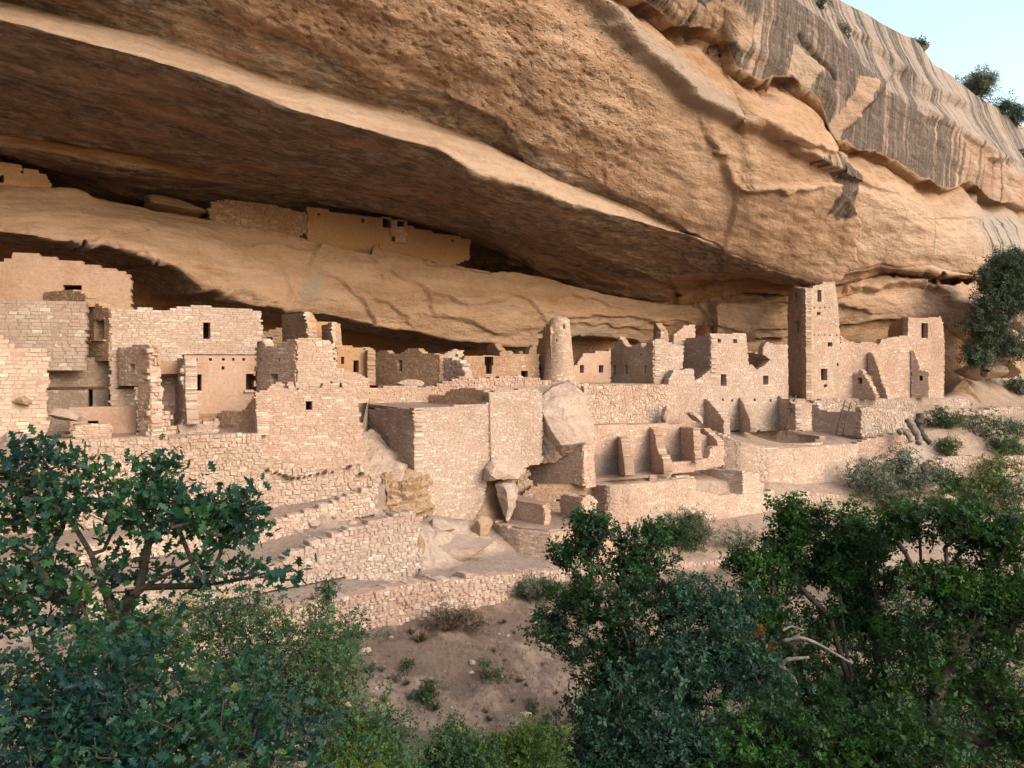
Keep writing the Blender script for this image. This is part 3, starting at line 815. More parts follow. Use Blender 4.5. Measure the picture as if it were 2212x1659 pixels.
paint('grey', [(1210, 700), (1330, 690), (1330, 780), (1210, 780)], .5, 30)
paint('grey', [(1240, -10), (1330, -10), (1600, 250), (1480, 250), (1340, 120)], .55, 20)
paint('grey', [(640, 595), (690, 590), (680, 660), (640, 660)], .6, 10)
paint('umber', [(1860, 705), (1880, 695), (1925, 700), (1925, 745), (1850, 745)], .8, 12)  # the same grey-brown mottle at the cave mouth
nr, nc = UU.shape
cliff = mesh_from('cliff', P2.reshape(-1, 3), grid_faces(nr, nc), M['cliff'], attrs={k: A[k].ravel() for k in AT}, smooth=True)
cliff['kind'] = 'structure'

# ------------------------------------------------------------------ ground
def gmat():
    k = NT('sandy_ground', 0.96); p = k.pos()
    n = k.noise(p, 0.5, 8, 0.65); n2 = k.noise(p, 6, 8, 0.75); v = k.voro(p, 5.5)
    c = k.mix(k.ramp(n, 0.35, 0.65), (0.235, 0.170, 0.132), (0.31, 0.232, 0.182))
    c = k.mix(k.math('MULTIPLY', k.attr('path'), 0.85), c, (0.24, 0.190, 0.160))
    c = k.mix(k.math('MULTIPLY', k.attr('rock'), 0.9), c, (0.40, 0.32, 0.26))
    c = k.mix(k.math('MULTIPLY', k.attr('litter'), k.ramp(n, 0.4, 0.55)), c, (0.13, 0.095, 0.075))
    c = k.mix(k.math('MULTIPLY', k.ramp(k.noise(p, 1.7, 9, 0.75), 0.5, 0.66), 0.55), c, (0.16, 0.115, 0.088))
    c = k.mix(1.0, c, k.mix(k.ramp(n2, 0.3, 0.7), (0.72, 0.70, 0.68), (1.15, 1.13, 1.1)), 'MULTIPLY')
    b = k.bump(n2, 0.8, 0.06); b = k.bump(k.math('MINIMUM', v, 0.5), 0.35, 0.06, b)
    return k.out(c, b)
M['ground'] = gmat()

def ruZ(pts):
    """ground row from (u, Y, Z)"""
    p = np.array(pts, float)
    Y = np.interp(UC, p[:, 0], p[:, 1]); Z = np.interp(UC, p[:, 0], p[:, 2])
    W = np.stack([(UC - CU) / F * Y, Y, Z], 1)
    return extend(W, SD, np.array([0.9, 0.3, 0])), np.concatenate([np.full(NEXT, UC[0]), UC, np.full(NEXT, UC[-1])]), np.concatenate([np.full(NEXT, 0), HV - Z * F / Y, np.full(NEXT, 0)])
GR = {}
GR['A0'] = ruZ([(-200, 46, -2.2), (560, 60, -1), (900, 66, -1), (1200, 70, -1), (1740, 80, -2), (2200, 100, -2), (2400, 115, -2)])
GR['A'] = ruZ([(-200, 33, -2.7), (300, 36, -2.6), (560, 40, -1.8), (900, 46, -1.25), (1200, 50, -1.25), (1500, 54, -1.5), (1740, 60, -2.5), (2040, 62, -2.6), (2100, 65, -1.0), (2212, 71, -0.8), (2400, 85, -0.8)])
GR['B'] = ruZ([(-200, 25.2, -2.7), (180, 27.5, -2.7), (555, 30.3, -2.75), (780, 32.4, -2.9), (800, 39.3, -1.45), (1060, 40.6, -1.4), (1160, 42.3, -1.3), (1270, 44.2, -1.3), (1440, 47.2, -1.35), (1520, 48.6, -2.9), (1700, 53, -2.6), (1740, 54.2, -2.55), (1850, 55.4, -2.62), (2040, 58, -2.7), (2212, 66, -2.7), (2400, 76, -2.7)])
GR['C'] = ruZ([(-200, 25.0, -5.6), (180, 27.2, -5.6), (555, 29.9, -5.2), (780, 32.0, -4.9), (800, 38.9, -4.5), (1060, 40.2, -5), (1160, 41.9, -5), (1270, 43.9, -3.45), (1440, 46.9, -3.6), (1520, 48.3, -4.2), (1700, 52.7, -4.5), (1740, 53.9, -4.6), (1870, 54.9, -4.7), (1950, 56.8, -4.4), (2040, 57.5, -3.6), (2212, 64, -3.3), (2400, 72, -3.5)])
GR['D'] = ruZ([(-200, 20.5, -5.7), (180, 25.0, -5.7), (555, 28.2, -5.55), (700, 28.7, -5.3), (810, 30.2, -4.9), (880, 34.2, -4.9), (1060, 36.4, -6.2), (1160, 38.4, -6.2), (1268, 41.4, -3.35), (1440, 44.4, -3.6), (1530, 46, -4.35), (1640, 46.3, -5.0), (1740, 47.6, -5.1), (1835, 49.4, -5.2), (1880, 51, -5.0), (2040, 53.5, -4.6), (2212, 58, -4.6), (2400, 62, -5.0)])
GR['E'] = ruZ([(-200, 20.2, -6.3), (180, 24.7, -6.3), (555, 27.9, -6.2), (700, 28.4, -5.95), (810, 29.9, -6.1), (880, 33.6, -6.0), (1060, 35.9, -6.9), (1160, 37.9, -6.8), (1268, 41.1, -5.95), (1440, 44.1, -6.25), (1530, 45.7, -6.4), (1640, 46, -6.65), (1740, 47.3, -6.9), (1835, 49.1, -7.1), (1880, 50.3, -6.9), (2040, 51.5, -6.1), (2212, 54, -6.5), (2400, 56, -7.0)])
GR['F'] = ruZ([(-200, 18, -6.6), (180, 22.6, -6.6), (555, 25.5, -6.5), (600, 25.9, -6.5), (740, 27.4, -5.95), (885, 28.9, -5.6), (912, 30.5, -6.9), (1060, 33.1, -7.5), (1190, 35.4, -7.8), (1268, 39.4, -6.1), (1314, 39.8, -6.2), (1503, 43.3, -6.5), (1660, 45.2, -7.0), (1740, 46, -7.4), (1850, 47, -7.6), (2040, 48, -7.4), (2400, 50, -8.0)])
GR['G'] = ruZ([(-200, 17.7, -7.3), (180, 22.3, -7.3), (555, 25.2, -7.25), (740, 27.1, -7.2), (885, 28.6, -7.9), (912, 29.2, -7.5), (1060, 31.9, -7.8), (1190, 34.9, -8.2), (1268, 38.9, -7.9), (1314, 39.3, -7.95), (1503, 42.8, -8.2), (1660, 44.7, -8.3), (1850, 45.5, -8.6), (2040, 46, -8.8), (2400, 48, -9.3)])
GR['H'] = ruZ([(-200, 16, -7.5), (180, 20.5, -7.4), (555, 23.6, -7.4), (700, 25.1, -7.45), (900, 27.1, -7.5), (1050, 29.1, -7.85), (1180, 31.1, -8.2), (1314, 34.1, -8.8), (1503, 37, -9.3), (1660, 39, -9.6), (1850, 40, -10), (2400, 41, -10.8)])
GR['I'] = ruZ([(-200, 15.6, -8.2), (180, 20.1, -8.2), (555, 23.2, -8.35), (850, 26.3, -8.65), (1000, 28.2, -8.75), (1180, 30.7, -8.45), (1314, 33.7, -9.1), (1503, 36.5, -9.6), (1660, 38.5, -9.9), (1850, 39.5, -10.3), (2400, 40.5, -11)])
GR['J'] = ruZ([(-200, 13, -8.9), (555, 19.5, -9.6), (1000, 22.5, -10.3), (1500, 26, -11.5), (2400, 28, -12.6)])
def rx(pts):
    k = len(UC) + 2 * NEXT
    p = np.array(pts, float); q = np.linspace(0, 1, k); t = np.linspace(0, 1, len(p))
    return np.stack([np.interp(q, t, p[:, i]) for i in range(3)], 1), np.concatenate([np.full(NEXT, UC[0]), UC, np.full(NEXT, UC[-1])]), np.zeros(k) + 3000
GR['K'] = rx([(-40, 0, -9), (-9, 9, -8.6), (0, 13.5, -11.2), (12, 15, -12.4), (60, 14, -13)])
GR['L'] = rx([(-40, -4, -7), (-8, 5, -6.2), (0, 7.5, -7.8), (12, 7, -9.4), (60, 4, -12)])
GR['M'] = rx([(-40, -8, -5), (-6, 1.0, -2.3), (0, 1.5, -2.2), (8, 1, -3.5), (60, -6, -9)])
GR['N'] = rx([(-40, -14, -4), (-6, -3, -1.7), (0, -3, -1.7), (8, -4, -2.2), (60, -16, -8)])
GR['O'] = rx([(-60, -60, -14), (-20, -40, -14), (0, -36, -15), (20, -36, -15), (90, -50, -15)])
GR['Q'] = rx([(-900, -900, -14), (-200, -950, -14), (0, -1000, -15), (300, -950, -15), (1200, -900, -15)])
gb = [('A0', 3, 0, {}), ('A', 14, 0, {}), ('B', 2, 0, {}), ('C', 26, 0, dict(path=1.0)), ('D', 2, 0, {}), ('E', 12, 0, dict(path=.8)), ('F', 2, 0, {}),
      ('G', 22, 0, dict(path=1.0)), ('H', 2, 0, {}), ('I', 44, 0.0, dict(litter=1.1)), ('J', 24, 0, dict(litter=1.2)), ('K', 18, 0, dict(litter=.9)), ('L', 14, 0, dict(litter=.9)), ('M', 4, 0, dict(litter=.9)), ('N', 5, 0, dict(litter=.5)), ('O', 8, 0, {}), ('Q', 0, 0, {})]
def gloft():
    P, UU, VV, A = loft(gb, GR, ('path', 'rock', 'litter'))
    X = P[..., :2]
    q = np.stack([P[..., 0] * .35, P[..., 1] * .35, P[..., 2] * 0], -1)
    n = fbm(q, 5, 3)
    rowi = np.concatenate([[i] * max(b[1], 1) for i, b in enumerate(gb)])[:len(P)]
    amp = np.array([0, .04, 0.0, .05, 0.0, .05, 0.0, .05, 0.0, .42, .5, .4, .3, .1, .5, 2, 0])[rowi][:, None]
    hi = fbm(q * 6, 4, 8)
    P[..., 2] += n * amp + hi * np.minimum(amp, 0.25) * 0.35
    # bedrock showing between the lower walls
    for poly in ([(890, 1140), (1010, 1125), (1085, 1180), (1060, 1200), (960, 1225), (900, 1240)], [(1850, 1000), (2000, 960), (2120, 1040), (1990, 1060)]):
        A['rock'] = np.maximum(A['rock'], sstep(-6, 12, poly_sd(poly, UU, VV)))
    A['litter'] = np.maximum(A['litter'], 1.3 * sstep(5, 12, P[..., 0] + .3 * P[..., 1] - 6) * sstep(34, 28, P[..., 1]) * (P[..., 1] > -20))  # dark leaf litter, also making up for missing shade under the right oaks
    A['litter'] = np.maximum(A['litter'], 0.9 * sstep(24, 18, P[..., 1]) * (P[..., 1] > -20))
    A['path'] *= (1 - A['rock'])
    A['path'] *= (1 - .8 * (UU > 1330))
    P[..., 2] += A['rock'] * (0.12 + 0.35 * np.round(fbm(q * 2.2, 3, 12) * 4) / 4)
    kc = at(1693, 945, 50.2)
    dk = np.hypot(P[..., 0] - kc[0], P[..., 1] - kc[1])
    P[..., 2] -= 1.3 * (1 - sstep(1.95, 2.3, dk))
    return P, A
GP, GA = gloft()
ground = mesh_from('ground', GP.reshape(-1, 3), grid_faces(GP.shape[0], GP.shape[1]), M['ground'], attrs={k: a.ravel() for k, a in GA.items()}, smooth=True)
ground['kind'] = 'structure'
from mathutils.bvhtree import BVHTree
def ground_bvh():
    me = ground.data
    return BVHTree.FromPolygons([v.co for v in me.vertices], [p.vertices for p in me.polygons])
GB = ground_bvh()
def gz(x, y, z0=6.0):
    h = GB.ray_cast(Vector((x, y, z0)), Vector((0, 0, -1)))
    return h[0].z if h[0] else -9.0
# ------------------------------------------------------------------ the ruins
STYLES['loosewarm'] = dict(STYLES['loose'], sm='warmstone', mm='warmmortar', rel=0.05, h=(0.08, 0.14), jz=.2)
def base(u, v, Y): return at(u, v, Y)
def box(name, c, dims, dirx, mat, parent, jit=0.0, tint=0.3, kind=None):
    """beam or slab with bevelled long edges; centre c, dims along dirx, across, up"""
    dx = np.array([dirx[0], dirx[1], dirx[2] if len(dirx) > 2 else 0.0]); dx /= np.linalg.norm(dx)
    dy = np.array([-dx[1], dx[0], 0]); dy /= np.linalg.norm(dy) + 1e-9
    dz = np.cross(dx, dy)
    a, b, h = dims[0] / 2, dims[1] / 2, dims[2] / 2
    e = min(b, h) * 0.3
    sec = [(-b, -h + e), (-b + e, -h), (b - e, -h), (b, -h + e), (b, h - e), (b - e, h), (-b + e, h), (-b, h - e)]
    V = []
    for s in (-a, a):
        for (y, z) in sec: V.append(np.array(c) + dx * s + dy * (y + random.uniform(-jit, jit)) + dz * (z + random.uniform(-jit, jit)))
    Fq = [[i, (i + 1) % 8, 8 + (i + 1) % 8, 8 + i] for i in range(8)]
    return mesh_from(name, V, [Fq, [list(range(7, -1, -1)), list(range(8, 16))]], mat, parent, tint=np.full(16, tint))
def slab(name, pts, z, parent, mat, th=0.15):
    P = [np.array([(u - CU) / F * Y, Y, z]) for u, Y in pts]; n = len(P)
    V = P + [p - np.array([0, 0, th]) for p in P]
    return mesh_from(name, V, [[[i, (i + 1) % n, n + (i + 1) % n, n + i] for i in range(n)], [list(range(n)), list(range(2 * n - 1, n - 1, -1))]], mat, parent, tint=np.zeros(2 * n))
def sill(parent, u0, u1, v, Y0, Y1, h=0.05):
    a, b = at(u0, v, Y0), at(u1, v, Y1)
    d = b - a; L = np.linalg.norm(d); c = (a + b) / 2
    return box('sill', c, (L * 1.15, 0.16, h), d, M['stone'], parent, 0.004, 0.9)

_tn = [0]
def T(name, label, cat, u, v, Y, group=None):
    _tn[0] += 1
    TONE[0] = ('_grey', '', '_rose', '', '_light', '_grey', '_rose')[_tn[0] % 7]
    return thing(name, label, cat, base(u, v, Y), group)

# -- far left
t = T('ruined_house', 'pale ruined wall of large square blocks nearest the left frame edge', 'ruin', 60, 958, 26); TONE[0] = '_light'
wall(t, (-150, 24.8), (105, 26.3), [(-150, 690), (0, 727), (20, 732), (35, 752), (105, 756), (103, 962), (-150, 962)], style='block', n=150)
t = T('stone_house', 'tall tan house wall of even courses at far left, with smoke-black openings at its foot', 'house', 150, 930, 29.3); TONE[0] = '_dim'
wall(t, (-150, 28.3), (187, 29.8), [(-150, 650), (37, 652), (37, 645), (158, 653), (184, 655), (187, 777), (187, 800), (-150, 800)], style='block', n=220)
wall(t, (60, 30.0), (300, 31.4), [(60, 770), (236, 774), (262, 760), (300, 760), (300, 940), (60, 940)], [(191, 839, 200, 878), (236, 841, 282, 877)], style='coursed', n=40)
wall(t, (120, 28.9), (298, 29.9), [(150, 880), (204, 878), (298, 875), (298, 948), (150, 952)], [(190, 908, 212, 916)], style='plaster')
box('beam', at(200, 838, 29.9), (4.4, 0.14, 0.1), (1, 0.35), M['beamwood'], t, 0.01)
t = T('low_wall', 'low white wall segment on the terrace just above the left oak', 'wall', 200, 950, 27.7)
wall(t, (158, 27.4), (243, 28.0), [(158, 917), (200, 914), (241, 915), (243, 952), (158, 952)], style='coursed', n=20)
t = T('plastered_house', 'smooth pink plastered house wall high at left under the dark rock lip, one black window', 'house', 60, 690, 31.8)
wall(t, (-150, 31), (284, 33.2), [(-150, 562), (0, 563), (22, 561), (24, 548), (45, 545), (61, 546), (132, 561), (169, 565), (224, 577), (250, 582), (284, 594), (284, 700), (-150, 700)], [(137, 616, 176, 628)], style='plaster')
wall(t, (186, 30.6), (92, 32.2), [(186, 636), (172, 629), (150, 627), (98, 631), (92, 636), (92, 662), (186, 662)], style='warm', name='fallen_wall', n=12)
# -- the big left house
t = T('stone_house', 'big pale house at left with three doorway-shaped windows and a row of beam holes', 'house', 400, 930, 31)
wall(t, (237, 30.0), (187, 31.3), [(187, 655), (203, 653), (219, 662), (235, 668), (237, 778), (187, 780)], [(205, 690, 224, 732)], style='warm', name='side_wall')
sill(t, 202, 226, 735, 30.85, 30.25)
cY = lambda u: 30.0 + (u - 237) * 0.0088
wall(t, (237, 30.0), (566, 32.9), [(237, 669), (253, 667), (279, 670), (308, 663), (322, 664), (345, 671), (363, 671), (382, 664), (405, 662), (432, 658), (460, 663), (500, 667), (543, 669), (556, 670), (566, 677), (566, 735), (553, 742), (552, 766), (395, 766), (395, 930), (237, 930)], [(439, 696, 454, 732), (477, 677, 481, 681)], style='coursed', n=260)
wall(t, (237, 30.02), (566, 32.92), [(395, 766), (552, 766), (550, 930), (395, 930)], [(421, 808, 435, 845), (532, 807, 548, 843), (421, 771, 426, 777), (452, 773, 457, 778), (480, 771, 485, 777), (502, 772, 506, 777), (524, 773, 529, 778), (479, 791, 484, 798), (374, 790, 379, 796)], style='plaster', name='lower_wall')
sill(t, 419, 437, 847, 31.6, 31.8); sill(t, 529, 551, 846, 32.5, 32.8)
t = T('ruined_room', 'brown standing wall with a small square hole, jutting from the big left house', 'ruin', 320, 945, 28.8)
wall(t, (328, 28.7), (254, 30.0), [(254, 750), (290, 747), (323, 745), (329, 945), (303, 945), (300, 835), (259, 834)], [(279, 787, 290, 802)], style='coursed', n=60)
wall(t, (324, 28.75), (385, 29.5), [(324, 745), (334, 748), (342, 775), (344, 830), (350, 870), (358, 885), (366, 905), (376, 922), (385, 937), (385, 950), (324, 950)], style='rubble', t=0.45, n=50, name='broken_wall')
wall(t, (290, 29.2), (328, 29.3), [(292, 836), (327, 836), (330, 948), (298, 948)], style='coursed', n=20, name='pillar')
t = T('ruined_room', 'narrow brown buttress wall beside the lower windows of the big left house', 'ruin', 395, 930, 29.8)
wall(t, (399, 29.5), (378, 31.2), [(379, 779), (386, 775), (399, 774), (404, 915), (378, 925)], style='coursed', n=10)
wall(t, (398, 29.5), (414, 29.65), [(398, 774), (409, 778), (411, 800), (406, 815), (411, 850), (404, 872), (403, 940), (398, 940)], style='rubble', t=0.3, name='broken_edge')
wall(t, (385, 29.4), (475, 30.1), [(385, 918), (430, 914), (462, 910), (470, 899), (476, 945), (385, 950)], style='coursed', n=20, name='low_wall')
wall(t, (480, 31.6), (395, 31.1), [(395, 889), (440, 893), (480, 893), (480, 935), (395, 935)], style='warm', name='low_wall')
wall(t, (555, 30.1), (470, 31.4), [(470, 894), (480, 888), (505, 889), (555, 884), (555, 940), (474, 940)], style='warm', n=10, name='low_wall')
# -- second block
t = T('stone_house', 'square two-storey house with brown left side and pale front, behind the tall front wall', 'house', 640, 850, 32)
wall(t, (640, 31.2), (553, 33.2), [(553, 732), (566, 731), (574, 746), (603, 748), (614, 736), (637, 733), (640, 880), (556, 880)], [(585, 807, 600, 831), (559, 773, 564, 779), (602, 776, 606, 780)], style='coursed', n=100, name='side_wall')
wall(t, (640, 31.2), (798, 32.8), [(640, 734), (648, 731), (671, 729), (708, 734), (716, 740), (721, 746), (723, 797), (748, 799), (765, 804), (785, 812), (798, 820), (798, 870), (640, 870)], style='coursed', n=120, name='front_wall')
t = T('stone_house', 'tall broad front wall with notched top and one small square window, left of centre', 'house', 670, 1040, 30.5)
wall(t, (550, 29.15), (792, 30.9), [(550, 857), (558, 844), (577, 841), (578, 833), (603, 823), (612, 824), (612, 840), (619, 840), (619, 824), (629, 823), (636, 830), (636, 841), (643, 841), (643, 836), (693, 838), (698, 830), (719, 825), (764, 823), (769, 836), (776, 884), (790, 985), (798, 1022), (760, 1045), (700, 1052), (560, 1062), (556, 938)], [(661, 866, 674, 885), (733, 829, 738, 836)], style='coursed', n=290, name='front_wall')
wall(t, (552, 29.2), (528, 31.5), [(528, 884), (550, 857), (556, 942), (528, 942)], style='coursed', name='side_wall')
wall(t, (693, 31.8), (650, 33), [(650, 838), (652, 829), (664, 823), (682, 824), (693, 838), (693, 860), (650, 860)], style='warm', name='inner_wall')
t = T('retaining_wall', 'long rubble retaining wall under the left houses, partly behind the oak', 'wall', 400, 1130, 28.5)
wall(t, (-120, 25.1), (812, 30.65), [(-120, 962), (150, 952), (300, 946), (385, 946), (470, 941), (555, 939), (575, 985), (640, 1008), (700, 1020), (790, 1004), (804, 1030), (815, 1045), (800, 1066), (700, 1090), (560, 1135), (400, 1150), (-120, 1160)], style='rubble', t=0.35, n=300)
bl = [(579, 1015, 5), (597, 1020, 4), (606, 1023, 4), (616, 1027, 5), (624, 1031, 6), (634, 1032, 5), (646, 1032, 4), (658, 1031, 4), (671, 1026, 4), (688, 1023, 4), (703, 1019, 6), (719, 1019, 3), (756, 1007, 5), (781, 1023, 6)]
rs = np.random.RandomState(5)
def ico(sub=2):
    bm = bmesh.new(); bmesh.ops.create_icosphere(bm, subdivisions=sub, radius=1.0)
    V = np.array([v.co[:] for v in bm.verts]); Fq = np.array([[v.index for v in f.verts] for f in bm.faces]); bm.free()
    return V, Fq
IC2, IC3, IC1 = ico(2), ico(4), ico(1)
for i, (u, v, r) in enumerate(bl):
    Yb = 29.02 + (u - 579) * 0.0066
    c = at(u, v, Yb); rr = r * Yb / F
    V = IC1[0] * np.array([rr, 0.22, rr * 0.8]) * (1 + 0.25 * rs.uniform(-1, 1, (len(IC1[0]), 1))) + c
    mesh_from('beam_end', V, IC1[1], M['beamwood'], t)
# -- dark recess
t = T('ruined_room', 'two thin broken wall ends standing in the dark recess beneath the rock', 'ruin', 690, 745, 35)
wall(t, (664, 34.5), (608, 37), [(608, 680), (655, 676), (664, 690), (666, 745), (608, 752)], style='warm', n=20)
wall(t, (657, 34.4), (677, 34.6), [(657, 674), (668, 673), (669, 700), (674, 715), (677, 745), (664, 745), (661, 700)], style='coursed', t=0.5, name='broken_edge')
wall(t, (664, 38), (725, 38.7), [(664, 690), (725, 696), (725, 760), (664, 760)], style='ochre', name='back_wall')
wall(t, (719, 35.6), (695, 37.6), [(695, 700), (715, 698), (719, 750), (695, 750)], style='warm', name='side_wall')
wall(t, (713, 35.4), (731, 35.6), [(714, 697), (727, 697), (725, 740), (729, 805), (715, 805), (722, 770), (719, 740)], style='coursed', t=0.5, name='broken_edge')
wall(t, (560, 37.8), (612, 38.2), [(560, 720), (585, 712), (612, 706), (612, 760), (560, 760)], [(577, 727, 588, 738)], style='warm', name='back_wall')
# -- back row
t = T('plastered_room', 'orange plastered back room with dark doorway, deep under the rock left of centre', 'house', 755, 820, 41)
wall(t, (727, 41), (795, 42), [(727, 745), (760, 748), (786, 752), (795, 775), (795, 835), (727, 835)], [(764, 778, 775, 803), (737, 770, 743, 785)], style='ochre')
wall(t, (795, 41.4), (780, 43), [(780, 750), (795, 757), (795, 830), (780, 830)], style='warm', name='side_wall')
t = T('stone_house', 'long dark brown house front with two narrow windows, in the shaded back row', 'house', 860, 830, 44)
wall(t, (950, 42.5), (772, 46.5), [(772, 768), (798, 765), (811, 767), (813, 760), (824, 758), (837, 757), (843, 763), (866, 763), (880, 754), (903, 754), (914, 763), (935, 764), (950, 766), (950, 838), (772, 838)], [(798, 778, 808, 803), (860, 777, 869, 804)], style='warm', n=120)
t = T('ruined_room', 'brown crumbling cube-shaped wall between the dark house row and the orange wall', 'ruin', 960, 830, 42)
wall(t, (1002, 41.5), (919, 44), [(919, 773), (950, 774), (990, 777), (998, 782), (1000, 797), (1008, 805), (1008, 838), (919, 838)], style='rubble', n=50)
wall(t, (943, 44.3), (1004, 45.1), [(943, 764), (960, 765), (973, 758), (982, 755), (1002, 756), (1004, 830), (943, 830)], [(984, 764, 989, 772)], style='coursed', n=20, name='back_wall')
t = T('stone_house', 'orange-tan house front with a T-shaped doorway, left of the round tower', 'house', 1080, 830, 45)
wall(t, (1002, 44.6), (1165, 46.1), [(1002, 767), (1053, 768), (1080, 767), (1082, 756), (1103, 756), (1109, 763), (1130, 763), (1148, 766), (1165, 765), (1165, 838), (1002, 838)], [[(1047, 770), (1065, 770), (1065, 791), (1062, 791), (1062, 808), (1050, 808), (1050, 791), (1047, 791)], (1126, 800, 1140, 813)], style='warm', n=150)
wall(t, (1082, 46.4), (1053, 48.3), [(1053, 743), (1068, 741), (1075, 752), (1082, 760), (1082, 775), (1053, 775)], style='warm', name='side_wall')
wall(t, (1120, 48.5), (1160, 49.3), [(1120, 772), (1122, 757), (1130, 757), (1131, 768), (1142, 768), (1144, 750), (1158, 745), (1160, 775), (1120, 775)], style='plaster', name='back_wall')
# -- round tower
TC = at(1208, 825, 45.9); tr = 0.96; thh = 4.05
t = thing('round_tower', 'slender round stone tower tapering upward at the centre of the village', 'tower', (TC[0], TC[1], -1.6))
tp = 0.0975; TONE[0] = ''
pts = [(TC[0] + tr * math.cos(R(a)), TC[1] + tr * math.sin(R(a))) for a in np.linspace(150, 390, 25)]
pl = Plan(pts, taper=tp, centre=TC)
sa = lambda a: (a - 150) / 240 * pl.S[-1]
zz0 = -1.6
def rh(a, zc, w, h): return [(sa(a) - w / 2, zc - h / 2), (sa(a) + w / 2, zc - h / 2), (sa(a) + w / 2, zc + h / 2), (sa(a) - w / 2, zc + h / 2)]
ztv = (HV - 684) * 45.2 / F
poly = [(0, zz0), (0, ztv - 0.25), (sa(200), ztv - 0.2), (sa(225), ztv - .02), (sa(265), ztv + .02), (sa(300), ztv - 0.02), (sa(330), ztv - 0.12), (sa(390), ztv - .2), (sa(390), zz0)]
build_wall(t, pl, poly, [rh(294, (HV - 706) * 45.2 / F, 0.34, 0.24), rh(254, (HV - 734) * 45.2 / F, 0.2, 0.17), rh(280, (HV - 762) * 45.2 / F, 0.09, 0.08), rh(225, (HV - 767) * 45.2 / F, 0.08, 0.1)], 'coursed', 0.3, n_stones=260, seed=77)
wall(t, (1192, 45.2), (1158, 47.4), [(1160, 765), (1165, 720), (1176, 708), (1190, 706), (1192, 838), (1157, 838)], [(1165, 720, 1172, 742), (1161, 792, 1169, 816)], style='warm', name='side_wall', n=20)
# -- plaza front wall
t = T('retaining_wall', 'crumbling rubble wall edging the upper plaza below the round tower', 'wall', 1100, 850, 42.5)
wall(t, (925, 39.6), (1268, 43.9), [(925, 836), (960, 826), (1002, 814), (1030, 820), (1060, 818), (1100, 812), (1160, 817), (1200, 824), (1268, 828), (1268, 870), (925, 870)], style='rubble', n=120)
t = T('retaining_wall', 'rough rubble wall between the large leaning boulder and the right-hand houses', 'wall', 1350, 917, 45)
wall(t, (1258, 43.4), (1448, 46.6), [(1258, 838), (1300, 834), (1380, 832), (1448, 829), (1448, 925), (1258, 925)], style='rubble', t=0.35, n=200)
# -- right of tower
t = T('stone_house', 'plain pinkish house front with two black windows, right of the round tower', 'house', 1285, 832, 48)
wall(t, (1240, 47.4), (1320, 48.6), [(1240, 790), (1243, 790), (1249, 780), (1256, 770), (1262, 763), (1290, 760), (1320, 756), (1320, 840), (1240, 840)], [(1253, 788, 1261, 806), (1294, 788, 1303, 807)], style='plaster')
t = T('stone_house', 'brown gabled ruin with three narrow doorways and a pale right side wall', 'house', 1380, 832, 48)
wall(t, (1414, 46.8), (1315, 50.5), [(1315, 756), (1327, 752), (1333, 738), (1338, 727), (1345, 738), (1353, 749), (1369, 746), (1382, 740), (1388, 753), (1396, 744), (1404, 736), (1414, 734), (1414, 840), (1315, 840)], [(1324, 789, 1330, 809), (1350, 788, 1355, 807), (1391, 788, 1396, 809), (1382, 764, 1386, 768)], style='coursed', n=80, name='front_wall')
wall(t, (1411, 46.8), (1478, 47.9), [(1411, 734), (1420, 732), (1443, 737), (1459, 744), (1478, 746), (1474, 800), (1474, 840), (1411, 840)], style='coursed', n=60, name='side_wall')
t = T('ruined_room', 'broken wall corner rising behind the gabled brown ruin against the cliff', 'ruin', 1460, 750, 50.5)
wall(t, (1428, 49.5), (1411, 51), [(1411, 700), (1415, 698), (1420, 704), (1428, 716), (1428, 745), (1411, 745)], style='warm')
wall(t, (1427, 49.45), (1446, 49.8), [(1427, 716), (1434, 713), (1443, 715), (1446, 750), (1427, 750)], style='coursed', name='front_wall')
wall(t, (1454, 50), (1502, 51), [(1454, 723), (1470, 712), (1477, 703), (1490, 702), (1502, 701), (1502, 765), (1454, 765)], style='coursed', name='front_wall', n=20)
# -- right house group
t = T('stone_house', 'stepped pale house block with two doorways, left of the square tower', 'house', 1570, 925, 48.5)
Ya, Yb = yend(1534, 48.2, 1440, 31), yend(1534, 48.2, 1704, 31)
wall(t, (1440, Ya), (1704, Yb), [(1447, 812), (1455, 800), (1475, 798), (1498, 796), (1500, 822), (1510, 818), (1517, 812), (1525, 805), (1535, 797), (1535, 721), (1570, 721), (1611, 719), (1617, 785), (1627, 789), (1632, 797), (1637, 798), (1644, 793), (1652, 789), (1663, 777), (1655, 770), (1647, 765), (1651, 744), (1658, 739), (1665, 743), (1678, 744), (1702, 744), (1704, 930), (1438, 930), (1440, 850)], [(1557, 808, 1569, 833), (1649, 811, 1660, 832), (1551, 732, 1558, 739), (1584, 732, 1592, 740)] + [(u, 862, u + 4, 867) for u in (1560, 1580, 1607, 1628, 1662)], style='coursed', n=300, name='front_wall')
wall(t, (1535, 48.2), (1468, 51), [(1483, 730), (1510, 727), (1535, 722), (1536, 815), (1500, 815), (1468, 812), (1470, 768), (1483, 762)], style='coursed', n=50, name='side_wall')
wall(t, (1668, 52.6), (1612, 54.8), [(1612, 760), (1640, 764), (1668, 760), (1668, 805), (1612, 805)], style='warm', name='inner_wall')
wall(t, (1565, 46.0), (1521, 48.0), [(1521, 860), (1528, 862), (1535, 872), (1543, 880), (1550, 888), (1557, 900), (1563, 906), (1565, 938), (1521, 938)], style='coursed', n=15, name='buttress')
wall(t, (1620, 47.7), (1594, 49.7), [(1594, 859), (1600, 861), (1606, 872), (1611, 888), (1617, 900), (1621, 912), (1621, 932), (1594, 932)], style='coursed', n=10, name='buttress')
wall(t, (1719, 49.2), (1673, 51.8), [(1673, 856), (1683, 854), (1690, 862), (1702, 862), (1710, 872), (1719, 873), (1719, 925), (1673, 928)], style='coursed', n=15, name='buttress')
